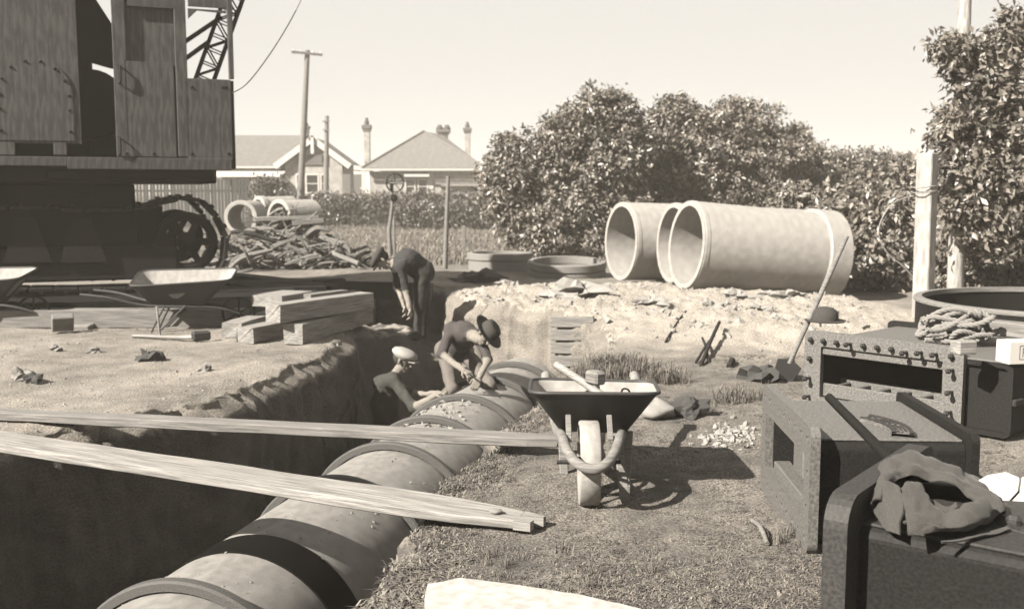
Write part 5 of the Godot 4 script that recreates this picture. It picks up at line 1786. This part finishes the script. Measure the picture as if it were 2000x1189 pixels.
# ---------------------------------------------------------------- foliage
func leaf_cluster(sd: int, n: int, size: float, spread: float, lum: float, up := 0.3) -> ArrayMesh:
	var r := RandomNumberGenerator.new(); r.seed = sd
	var st := SurfaceTool.new()
	st.begin(Mesh.PRIMITIVE_TRIANGLES)
	st.set_smooth_group(-1)
	for i in n:
		var p := Vector3(r.randfn(), r.randfn(), r.randfn()) * spread
		var d := (Vector3(r.randfn(), r.randfn() - 0.2, r.randfn())).normalized()
		var nn := (Vector3(r.randfn(), r.randfn() + up * 3.0, r.randfn())).normalized()
		var s := d.cross(nn).normalized()
		var fold := d.cross(s) * 0.12
		var L := size * r.randf_range(0.7, 1.25)
		var w := L * 0.24
		var l := lum * r.randf_range(0.6, 1.4)
		st.set_color(Color(l * 1.06, l, l * 0.922))
		var q := [p, p + d * L * 0.45 + s * w + fold * L, p + d * L, p + d * L * 0.45 - s * w + fold * L, p + d * L * 0.5]
		for e in [[0, 1, 4], [1, 2, 4], [4, 2, 3], [0, 4, 3]]:
			for k in e: st.add_vertex(q[k])
	st.generate_normals()
	return st.commit()
func scatter(parent: Node, called: String, mesh: Mesh, m: Material, xf: Array) -> MultiMeshInstance3D:
	var mm := MultiMesh.new()
	mm.transform_format = MultiMesh.TRANSFORM_3D
	mm.mesh = mesh
	mm.instance_count = xf.size()
	for i in xf.size(): mm.set_instance_transform(i, xf[i])
	var o := MultiMeshInstance3D.new()
	o.name = numbered(called) if parent == self else called
	o.multimesh = mm
	o.material_override = m
	parent.add_child(o, true)
	return o
func rand_basis(r: RandomNumberGenerator, s: float) -> Basis:
	return Basis(Vector3(r.randfn(), r.randfn(), r.randfn()).normalized(), r.randf() * TAU).scaled(Vector3.ONE * s)
# lobes: [px, py, radius in px], at depth d
func tree(called: String, label: String, d: float, foot_px: float, lobes: Array, dens: float, size: float, lum: float, sd: int, trunk_r: float, group: String, limbs := true):
	var foot := P(foot_px, 500, d); foot.y = -0.05
	var o := thing(called, label, "tree", foot, group)
	var r := RandomNumberGenerator.new(); r.seed = sd
	var tips := []
	var v := PackedVector3Array(); var nn := PackedVector3Array(); var cc := PackedColorArray(); var ix := PackedInt32Array()
	for q in lobes:
		var dd: float = d + (q[3] if q.size() > 3 else 0.0)
		var c := P(q[0], q[1], dd) - foot
		var R: float = q[2] * 1.02 * dd / F
		tips.append([c, R])
		# small bunches over the lobe, each a loose dome of leaves, so that the edge is lumpy and lets light in between
		var foot_r := size * 1.5
		var bunches := int(maxf(6.0, 4.0 * R * R / (foot_r * foot_r) * 1.75 * dens))
		for k in bunches:
			var dir := Vector3(r.randfn(), r.randfn() * 0.9 + 0.15, r.randfn()).normalized()
			var bc: Vector3 = c + dir * R * pow(r.randf(), 0.22) * r.randf_range(0.84, 1.05)
			if bc.y < 0.1: continue
			var br := foot_r * r.randf_range(0.6, 1.1)
			var bl := lum * r.randf_range(0.55, 1.4)
			for j in 40:
				var p: Vector3 = bc + Vector3(r.randfn(), r.randfn() * 0.7, r.randfn()) * br * 0.6
				if p.y < 0.03: continue
				var ld := (Vector3(r.randfn(), r.randfn() - 0.4, r.randfn()) + dir * 0.7).normalized()
				var ln := (Vector3(r.randfn(), r.randfn() + 0.5, r.randfn()) + dir * 0.9).normalized()
				var s := ld.cross(ln).normalized()
				ln = s.cross(ld)
				var L := size * r.randf_range(0.7, 1.25)
				var l := bl * r.randf_range(0.65, 1.35)
				var i0 := v.size()
				v.append(p); v.append(p + ld * L * 0.45 + s * L * 0.23 + ln * L * 0.07); v.append(p + ld * L - ln * L * 0.1); v.append(p + ld * L * 0.45 - s * L * 0.23 + ln * L * 0.07)
				nn.append(ln); nn.append((ln - s * 0.35).normalized()); nn.append((ln + ld * 0.2).normalized()); nn.append((ln + s * 0.35).normalized())
				var col := Color(l * 1.06, l, l * 0.922)
				for e in 4: cc.append(col)
				for e in [0, 2, 1, 0, 3, 2]: ix.append(i0 + e)
	var ar := []
	ar.resize(Mesh.ARRAY_MAX)
	ar[Mesh.ARRAY_VERTEX] = v; ar[Mesh.ARRAY_NORMAL] = nn; ar[Mesh.ARRAY_COLOR] = cc; ar[Mesh.ARRAY_INDEX] = ix
	var am := ArrayMesh.new()
	am.add_surface_from_arrays(Mesh.PRIMITIVE_TRIANGLES, ar)
	part(o, "crown", am, M.leaf)
	var b := B.new()
	var fork := Vector3(0, 0.5 + trunk_r * 3.0, 0)
	b.tube([Vector3.ZERO, Vector3(0.03, 0.3, 0), fork], [trunk_r * 1.35, trunk_r * 1.05, trunk_r], 10)
	part(o, "trunk", b.mesh(), M.bark)
	if limbs:
		for e in tips:
			b = B.new()
			var c: Vector3 = e[0]
			var md := fork.lerp(c, 0.5) + Vector3(0, -0.12 * c.length(), 0) * 0.5 + Vector3(r.randfn(), 0, r.randfn()) * 0.1
			b.tube(bent([fork - Vector3(0, 0.1, 0), md, c], 4), [trunk_r * 0.6, trunk_r * 0.55, trunk_r * 0.5, trunk_r * 0.45, trunk_r * 0.4, trunk_r * 0.35, trunk_r * 0.28, trunk_r * 0.22, trunk_r * 0.15], 7)
			part(o, "limb", b.mesh(), M.bark)
func build_trees():
	var g := "broadleaf trees beyond the concrete pipes"
	tree("round_tree", "round bushy tree beyond the flat rings, the tallest crown", 25.0, 1180, [[1168, 240, 66], [1205, 225, 44], [1090, 290, 66], [1120, 245, 45], [1025, 335, 58], [985, 385, 46], [1200, 310, 80], [1120, 375, 85], [1030, 425, 62], [1075, 455, 60, -0.4], [1195, 400, 75], [1000, 300, 36], [1165, 465, 50, -0.3], [965, 335, 26]], 1.0, 0.13, 0.1, 3, 0.16, g)
	tree("round_tree", "broad tree whose rounded crown stands behind the concrete pipes", 27.0, 1400, [[1312, 225, 42], [1290, 280, 55], [1360, 265, 60], [1430, 240, 50], [1480, 250, 50], [1400, 320, 75], [1490, 315, 65], [1330, 340, 70], [1540, 300, 50], [1450, 385, 60], [1270, 380, 60], [1340, 410, 60, -0.5]], 0.85, 0.13, 0.1, 5, 0.16, g)
	tree("round_tree", "lower tree stepping down behind the belled pipe", 29.0, 1640, [[1580, 330, 50], [1635, 345, 52], [1690, 350, 58], [1745, 335, 40], [1600, 390, 60], [1660, 410, 60], [1555, 275, 28], [1720, 400, 60]], 0.9, 0.13, 0.09, 7, 0.15, g)
	tree("glossy_shrub", "glossy leaved shrub close behind the belled pipe end", 17.3, 1690, [[1640, 420, 58, 0.6], [1700, 430, 70], [1690, 500, 70], [1740, 470, 60], [1720, 560, 62], [1660, 560, 45, 0.5], [1590, 400, 36, 1.5], [1770, 420, 50, 0.5], [1780, 540, 50], [1530, 400, 36, 1.9], [1790, 350, 44, 1.0]], 0.75, 0.14, 0.1, 11, 0.08, "glossy shrubs behind the posts")
	tree("glossy_shrub", "glossy leaved shrub growing round the foot of the tall pole", 15.9, 1930, [[1850, 500, 45], [1900, 480, 60], [1960, 500, 70], [1920, 560, 60], [1860, 570, 40], [1985, 570, 60], [2050, 520, 70]], 0.75, 0.13, 0.095, 13, 0.08, "glossy shrubs behind the posts")
	tree("leafy_tree", "large leafed tree overhanging the tall pole beside the square post", 14.6, 2040, [[1895, 105, 36], [1860, 125, 26], [1940, 125, 36], [1978, 80, 42], [1965, 185, 42], [1900, 160, 30], [2010, 150, 70], [1880, 255, 50], [1935, 275, 60], [1990, 260, 60], [1870, 320, 45], [1920, 350, 65], [1985, 350, 70], [1880, 400, 45], [1940, 430, 65], [2000, 440, 70], [1855, 240, 22], [1990, 45, 30], [1840, 95, 14], [2060, 60, 60], [1910, 215, 30]], 0.8, 0.125, 0.095, 17, 0.14, "")
	# clipped hedge in front of the houses, weeds along the verge
	var r := RandomNumberGenerator.new(); r.seed = 77
	var lf := leaf_cluster(901, 8, 0.16, 0.12, 0.055)
	var hg := [[505, 960, 386, 440, 50.0, "long clipped hedge standing in front of the villa"], [770, 955, 405, 452, 46.0, "lower bushy hedge in front of the long clipped one"], [495, 565, 358, 405, 45.0, "leafy bush at the end of the board fence"]]
	for q in hg:
		var a := P(q[0], 400, q[4]); a.y = 0.0
		var o := thing("hedge", q[5], "hedge", a)
		var L: float = (q[1] - q[0]) * q[4] / F
		var H: float = CAM.y + (375.0 - q[2]) * q[4] / F
		var core := B.new()
		var xf := []
		core.bx(Vector3(L / 2, H / 2 - 0.12, 0), Vector3(L - 0.2, H - 0.3, 0.7), 0.1)
		part(o, "branch_core", core.mesh(), M.root)
		var n := int(L * 260)
		for k in n:
			var x := r.randf() * L
			var round_ := H - (0.15 * n2(x, q[4], 0.006) + 0.06) - (0.3 * pow(absf(x / L - 0.5) * 2.0, 4.0) if q[4] < 49.0 else 0.0)
			var y := r.randf() * round_ if r.randf() < 0.7 else round_
			xf.append(Transform3D(rand_basis(r, r.randf_range(0.7, 1.3)), Vector3(x, y, 0.42 + 0.14 * n2(x, y, 0.01) if r.randf() < 0.75 else r.randf_range(-0.4, 0.4))))
		tag(scatter(o, "foliage", lf, M.leaf, xf), "", "", "", "stuff")
func blades(sd: int, n: int, h: float, spread: float, lean: float, lum: float, w := 0.006) -> ArrayMesh:
	var r := RandomNumberGenerator.new(); r.seed = sd
	var st := SurfaceTool.new()
	st.begin(Mesh.PRIMITIVE_TRIANGLES)
	st.set_smooth_group(-1)
	for i in n:
		var p := Vector3(r.randfn(), 0, r.randfn()) * spread
		p.y = -0.01
		var a := r.randf() * TAU
		var d := Vector3(cos(a), 0, sin(a))
		var s := Vector3(-d.z, 0, d.x) * w * r.randf_range(0.6, 1.4)
		var hh := h * r.randf_range(0.5, 1.3)
		var k := lean * r.randf_range(0.3, 1.5)
		var m := p + Vector3(0, hh * 0.6, 0) + d * hh * k * 0.4
		var e := p + Vector3(0, hh * (1.0 - 0.3 * k), 0) + d * hh * k
		var l := lum * r.randf_range(0.5, 1.5)
		st.set_color(Color(l * 1.06, l, l * 0.922))
		for v in [p - s, p + s, m + s * 0.7, p - s, m + s * 0.7, m - s * 0.7, m - s * 0.7, m + s * 0.7, e]: st.add_vertex(v)
	st.generate_normals()
	return st.commit()
func build_grass():
	var r := RandomNumberGenerator.new(); r.seed = 21
	var kinds := [blades(1, 16, 0.013, 0.025, 2.0, 0.085, 0.0022), blades(2, 16, 0.016, 0.022, 1.6, 0.035, 0.0022), blades(3, 10, 0.018, 0.025, 2.2, 0.11, 0.002), blades(4, 22, 0.17, 0.05, 0.6, 0.07, 0.005)]
	var xf := [[], [], [], []]
	for k in 110000:
		var d := 3.5 + 6.6 * pow(r.randf(), 1.35)
		var x := r.randf_range(-0.62 + 0.24 * (d - 4.5) * 0.7, 2.6 + (d - 4.0) * 0.25)
		var s := pit_in(Vector2(x, d))
		if s > 0.06: continue
		var den := 0.35 + 0.9 * n2(x, d, 0.011) + 0.5 * n2(x, d, 0.04)
		if d < 4.9: den += 0.6 * (4.9 - d)
		if s > -0.3: den += 0.5
		if Vector2((x - 0.55) / 0.55, (d - 9.6) / 1.3).length() < 1.0: den += 0.3
		if r.randf() > den: continue
		var y := height(x, d)
		if y < -0.2: continue
		var kind := 0 if r.randf() < 0.5 else (1 if r.randf() < 0.6 else 2)
		var sc := r.randf_range(0.6, 1.15)
		if d < 4.9: sc *= 1.0 + (4.9 - d) * 0.9
		if s > -0.25: sc *= 1.7
		xf[kind].append(Transform3D(Basis(Vector3.UP, r.randf() * TAU).scaled(Vector3.ONE * sc), Vector3(x, y, -d)))
	# tall weeds at the brink behind the wheelbarrow
	for q in [[1180, 720, 0.16, 60], [1140, 735, 0.12, 26], [1245, 735, 0.16, 40], [1285, 742, 0.10, 18], [1225, 720, 0.1, 20], [1390, 800, 0.1, 10], [1440, 780, 0.12, 14], [1540, 1060, 0.06, 9], [1150, 1130, 0.2, 12], [920, 1110, 0.15, 12]]:
		var c := G(q[0], q[1])
		for k in q[3]:
			var p: Vector3 = c + Vector3(r.randfn(), 0, r.randfn()) * q[2]
			if pit_in(Vector2(p.x, -p.z)) > 0.05: continue
			p.y = height(p.x, -p.z)
			xf[3].append(Transform3D(Basis(Vector3.UP, r.randf() * TAU).scaled(Vector3.ONE * r.randf_range(0.35, 1.0) * (0.45 if q[1] > 790 else 1.0)), p))
	var labels := ["short trodden pale grass beside the trench", "short dark grass beside the trench", "dry straw coloured grass beside the trench", "tall weeds at the brink behind the wheelbarrow"]
	for k in 4:
		tag(scatter(self, ["trodden_grass", "dark_grass", "dry_grass", "tall_weeds"][k], kinds[k], M.grass, xf[k]), labels[k], "grass" if k < 3 else "weeds", "", "stuff")
	# rough grass out to the hedge
	var far := []
	var fm := blades(5, 22, 0.13, 0.18, 1.0, 0.1, 0.007)
	for k in 11000:
		var d := 23.5 + 26.0 * pow(r.randf(), 1.2)
		var x := r.randf_range(-0.32, 0.4) * d
		if r.randf() > 0.6 + 0.7 * n2(x, d, 0.004): continue
		far.append(Transform3D(Basis(Vector3.UP, r.randf() * TAU).scaled(Vector3.ONE * r.randf_range(0.5, 1.5)), Vector3(x, top_height(x, d), -d)))
	tag(scatter(self, "rough_grass", fm, M.grass, far), "rough long grass between the trench and the hedge", "grass", "", "stuff")

# ---------------------------------------------------------------- rubble and roots
func build_rubble():
	var r := RandomNumberGenerator.new(); r.seed = 41
	var meshes := [lump_mesh(2, Vector3(1, 0.6, 0.85), 3, 0.8, false), lump_mesh(5, Vector3(1, 0.45, 0.9), 3, 0.9, false), lump_mesh(8, Vector3(0.9, 0.6, 1.0), 3, 0.8, false)]
	var xf := [[], [], []]
	for k in 3600:
		var x := r.randf_range(-1.2, 4.6)
		var d := r.randf_range(9.6, 16.6)
		var s := spoil(x, d)
		if r.randf() > s * 0.9 or pit_in(Vector2(x, d)) > -0.05: continue
		var sz := 0.012 + 0.06 * pow(r.randf(), 4.0)
		if n2(x, d, 0.01) < -0.1: sz *= 0.5
		xf[k % 3].append(Transform3D(rand_basis(r, sz), Vector3(x, height(x, d) - sz * 0.1, -d)))
	for k in 700:   # crumbs along the left lip and on the dirt
		var d := r.randf_range(6.5, 13.0)
		var x := r.randf_range(-5.5, -1.8)
		var s := pit_in(Vector2(x, d))
		if s > 0.02 or (s < -0.35 and r.randf() > 0.22): continue
		var sz := 0.007 + 0.022 * pow(r.randf(), 3.0)
		xf[k % 3].append(Transform3D(rand_basis(r, sz), Vector3(x, height(x, d) - sz * 0.1, -d)))
	for k in 160:   # rubble beside the middle casting
		var p := G(r.randfn() * 28 + 1425, r.randfn() * 12 + 852)
		var sz := 0.008 + 0.03 * pow(r.randf(), 2.0)
		xf[k % 3].append(Transform3D(rand_basis(r, sz), Vector3(p.x, height(p.x, -p.z) + sz * 0.2, p.z)))
	for k in 9000:   # fine crumbs all over the bare dirt
		var d := 6.6 + 6.6 * pow(r.randf(), 0.8)
		var x := r.randf_range(-6.0, -1.85)
		if pit_in(Vector2(x, d)) > -0.03: continue
		if r.randf() > 0.5 + 0.8 * n2(x, d, 0.015): continue
		var sz := 0.003 + 0.011 * pow(r.randf(), 3.5)
		xf[k % 3].append(Transform3D(rand_basis(r, sz), Vector3(x, height(x, d), -d)))
	for k in 3:
		tag(scatter(self, "earth_clods", meshes[k], M.clod, xf[k]), ["pale blocky clods of earth strewn over the spoil", "flat pale clods of earth strewn over the spoil", "ragged pale clods of earth strewn over the spoil"][k], "clods", "", "stuff")
	# bigger chunks that can be told apart on the spoil
	var chunk_at := [[1130, 580, 0.3], [1095, 585, 0.2], [1270, 600, 0.16], [1440, 585, 0.13], [1500, 580, 0.12], [1540, 590, 0.14], [1480, 610, 0.11], [1390, 600, 0.1], [930, 530, 0.3], [990, 545, 0.18]]
	for q in chunk_at:
		var p := G(q[0], q[1], 0.2)
		p.y = height(p.x, -p.z) + q[2] * 0.1
		tag(part(self, "earth_chunk", lump_mesh(int(q[0]), Vector3(q[2] * 1.2, q[2] * 0.45, q[2] * 0.8), 9, 1.0, false), M.clod if q[0] > 960 else M.dark_stone, p), "big chunk of broken earth lying on the pale spoil" if q[0] > 960 else "dark heap of earth beside the weathered ring", "earth chunk", "earth chunks on the spoil" if q[0] > 960 else "")
	# mortar crumbs and wood chips on the pipe beside the workers
	var cr := []
	for k in 90:
		var d := r.randf_range(8.9, 10.2)
		var an := r.randf_range(-0.55, 0.35)
		var c := Vector3(-0.98 + 0.25 * (d - 8.1), -1.09, -d)
		cr.append(Transform3D(rand_basis(r, r.randf_range(0.01, 0.035)), c + (Vector3.UP * cos(an) + Vector3(0.97, 0, 0.2425) * sin(an)) * 0.675))
	for k in 110:   # dirt fallen on the nearer pipes
		var d := r.randf_range(5.2, 8.6)
		var an := r.randf_range(-0.75, 0.7)
		var c := Vector3(-0.98 + 0.25 * (d - 8.1), -1.09, -d)
		cr.append(Transform3D(rand_basis(r, 0.004 + 0.012 * pow(r.randf(), 3.0)), c + (Vector3.UP * cos(an) + Vector3(0.97, 0, 0.2425) * sin(an)) * 0.67))
	tag(scatter(self, "mortar_crumbs", meshes[1], M.clod, cr), "crumbs of mortar and dirt lying on the trench pipes", "crumbs", "", "stuff")
	# upright shoring board and a few sticks by the lit wall
	beam("shoring_board", "upright shoring board against the lit trench wall", "board", G(1062, 603, 0.14) + Vector3(0, -1.0, 0.12), G(1062, 603, 0.14) + Vector3(0, 0.0, 0.12), 0.05, 0.11, M.wood_grey, 96)
	for k in 4:
		var a := G(1082, 616 + k * 13, 0.15 - 0.1 * k) ; a.z = -12.15 + 0.05 * k
		beam("shoring_plank", "plank of the low stack shoring the shaded trench corner", "plank", Vector3(0.48, 0.08 - k * 0.16, -12.35), Vector3(0.98, 0.1 - k * 0.16, -12.2), 0.05, 0.13, M.wood_grey, 97 + k, "shoring planks in the trench corner")
	var sticks := [[[1370, 695], [1405, 655], 0.02], [[1360, 690], [1395, 668], 0.015], [[1385, 690], [1372, 668], 0.014], [[1425, 700], [1432, 690], 0.03], [[1300, 660], [1340, 625], 0.012], [[1470, 985], [1500, 1030], 0.012], [[910, 560], [1075, 585], 0.02], [[870, 560], [1000, 540], 0.022]]
	var i := 0
	for q in sticks:
		i += 1
		var a := G(q[0][0], q[0][1], 0.1); var e := G(q[1][0], q[1][1], 0.1)
		a.y = height(a.x, -a.z) + 0.01; e.y = height(e.x, -e.z) + (0.09 if i < 4 else 0.015)
		var b := B.new(a)
		b.tube(bent([a, a.lerp(e, 0.5) + Vector3(0, 0.03, 0.02), e], 3), q[2], 6)
		tag(part(self, "broken_stick", b.mesh(), M.root_dark if i < 6 else M.root, a), ["dark forked stick propped on the pale spoil", "dark stick beside the forked one on the spoil", "short dark stick crossing the forked one", "stubby dark stub on the spoil", "thin dark root on the spoil", "splintered stick on the turf beside the middle casting", "long stick along the top of the lit trench wall", "pale stick beside the dark heap of earth"][i - 1], "stick")
	# heap of grubbed-up roots and broken timber, with broken pipe ends on top
	var cx := P(560, 480, 21.5)
	for k in 150:
		var s := r.randf_range(-1.0, 1.0)
		var px := 555.0 + s * 150.0
		var prof := 1.0 - pow(absf(s + 0.15) / 1.2, 1.4)
		var h := r.randf() * maxf(0.06, prof * 1.0)
		var dd := 22.6 - 1.3 * (1.0 - h) + r.randf_range(-0.35, 0.35)
		var c := P(px, 500, dd); c.y = 0.06 + h * 1.05
		var an := r.randf_range(-0.7, 0.7) + (PI if r.randf() < 0.5 else 0.0)
		var L := r.randf_range(0.35, 1.1)
		var dir := Vector3(cos(an), r.randf_range(-0.7, 0.6), sin(an) * 0.7)
		var b := B.new(c)
		var p0 := c - dir * L / 2; var p2 := c + dir * L / 2
		p0.y = maxf(p0.y, 0.05); p2.y = maxf(p2.y, 0.05)
		var rad := 0.018 + 0.055 * pow(r.randf(), 1.8)
		b.tube(bent([p0, c + Vector3(r.randfn(), r.randfn(), r.randfn()) * 0.13, p2], 4), [rad * 0.5, rad * 0.8, rad, rad * 1.1, rad * 1.1, rad, rad * 0.9, rad * 0.7, rad * 0.4], 5)
		if k % 2 == 0:
			var fk := c + Vector3(r.randfn(), absf(r.randfn()), r.randfn()) * 0.3
			fk.y = maxf(fk.y, 0.05)
			b.tube(bent([c, c.lerp(fk, 0.5) + Vector3(0, 0.05, 0.04), fk], 3), [rad * 0.8, rad * 0.7, rad * 0.6, rad * 0.5, rad * 0.4, rad * 0.3, rad * 0.15], 5)
		var kind := r.randf()
		tag(part(self, "grubbed_root", b.mesh(), M.root if kind < 0.75 else M.root_dark, c), "gnarled pale root in the heap behind the excavator track" if kind < 0.75 else "dark rotten root in the heap behind the excavator track", "root", "pale roots in the heap" if kind < 0.75 else "dark roots in the heap")
	tag(part(self, "heap_core", lump_mesh(77, Vector3(1.4, 0.7, 0.7), 10, 0.3), M.root, Vector3(cx.x - 0.1, 0.02, -22.7)), "mass of earth inside the root heap", "earth heap")
	for q in [[470, 425, 22.9, 0.36, 0.5, "broken pipe mouth standing on edge on the root heap, leaning"], [545, 428, 22.9, 0.42, -0.15, "wider broken pipe mouth lying on the root heap"], [505, 408, 23.9, 0.28, -0.2, "small broken pipe mouth behind the two larger ones"]]:
		var c := P(q[0], q[1], q[2])
		var o := thing("broken_pipe", q[5], "pipe", axis_frame(c, c + Vector3(0.55, 0.02, -0.85).rotated(Vector3.UP, q[4])), "broken pipes on the root heap")
		part(o, "barrel", barrel_mesh(q[3] - 0.05, q[3], 0.0, 0.9, 36), M.pipe_pale)
		part(o, "collar", collar_mesh(q[3] - 0.06, q[3] + 0.025, -0.02, 0.12, 36), M.pipe_pale)
	beam("heap_plank", "flat pale plank jutting from the top of the root heap", "plank", P(500, 428, 22.0), P(622, 424, 22.3), 0.2, 0.08, M.wood_new, 88)
	beam("heap_plank", "split plank end below the jutting one on the root heap", "plank", P(570, 436, 21.9), P(632, 430, 22.0), 0.2, 0.1, M.wood_grey, 89)
	beam("heap_plank", "thin stake sticking out low from the root heap", "plank", P(650, 494, 20.4), P(700, 514, 20.2), 0.07, 0.07, M.wood_new, 90)

func _ready():
	nz.seed = 7; nz.frequency = 0.9; nz.fractal_octaves = 3
	nz.noise_type = FastNoiseLite.TYPE_SIMPLEX_SMOOTH
	# camera
	var cam := Camera3D.new()
	cam.name = "camera"
	cam.fov = rad_to_deg(2.0 * atan(594.5 / F))
	cam.far = 3000.0
	cam.near = 0.05
	add_child(cam)
	cam.position = CAM
	cam.basis = cb
	cam.current = true
	var ca := CameraAttributesPhysical.new()
	ca.frustum_focal_length = 12.0 * F / 594.5
	ca.frustum_focus_distance = 5.2
	ca.exposure_aperture = 3.6
	cam.attributes = ca
	# sky
	var env := Environment.new()
	var sky := Sky.new()
	var sm := ProceduralSkyMaterial.new()
	sm.sky_top_color = Color(0.897, 0.88, 0.852)
	sm.sky_horizon_color = Color(0.937, 0.922, 0.897)
	sm.sky_curve = 0.2
	sm.ground_horizon_color = Color(0.45, 0.42, 0.38)
	sm.ground_bottom_color = Color(0.3, 0.28, 0.25)
	sm.sun_angle_max = 0.0
	sky.sky_material = sm
	env.sky = sky
	env.background_mode = Environment.BG_SKY
	env.background_energy_multiplier = 1.0 / EXPO
	env.tonemap_mode = Environment.TONE_MAPPER_LINEAR
	env.tonemap_exposure = EXPO
	env.sdfgi_enabled = true; env.ssao_enabled = true; env.ssil_enabled = true
	env.fog_enabled = true
	env.fog_density = 0.0016
	env.fog_light_color = Color(0.93, 0.9, 0.85)
	var we := WorldEnvironment.new()
	we.name = "environment"
	we.environment = env
	add_child(we)
	# sun: from the left and a little behind the camera
	var sun := DirectionalLight3D.new()
	sun.name = "sun"
	sun.light_energy = 1.6
	sun.light_angular_distance = 0.5
	sun.light_color = Color(1.0, 0.975, 0.935)
	sun.shadow_enabled = true
	add_child(sun)
	var to_sun := Vector3(-0.645, 0.6, 0.46).normalized()
	sun.basis = Basis.looking_at(-to_sun, Vector3.UP)
	make_materials()
	var steps := {"ground": build_ground, "walls": build_trench_walls, "pipes": build_trench_pipes, "big": build_big_pipes, "houses": build_houses, "excavator": build_excavator, "trees": build_trees, "castings": build_castings, "planks": build_planks, "barrow": build_barrow, "tools": build_tools, "coat": build_coat, "people": build_people, "rubble": build_rubble, "grass": build_grass}
	for k in steps:
		steps[k].call()
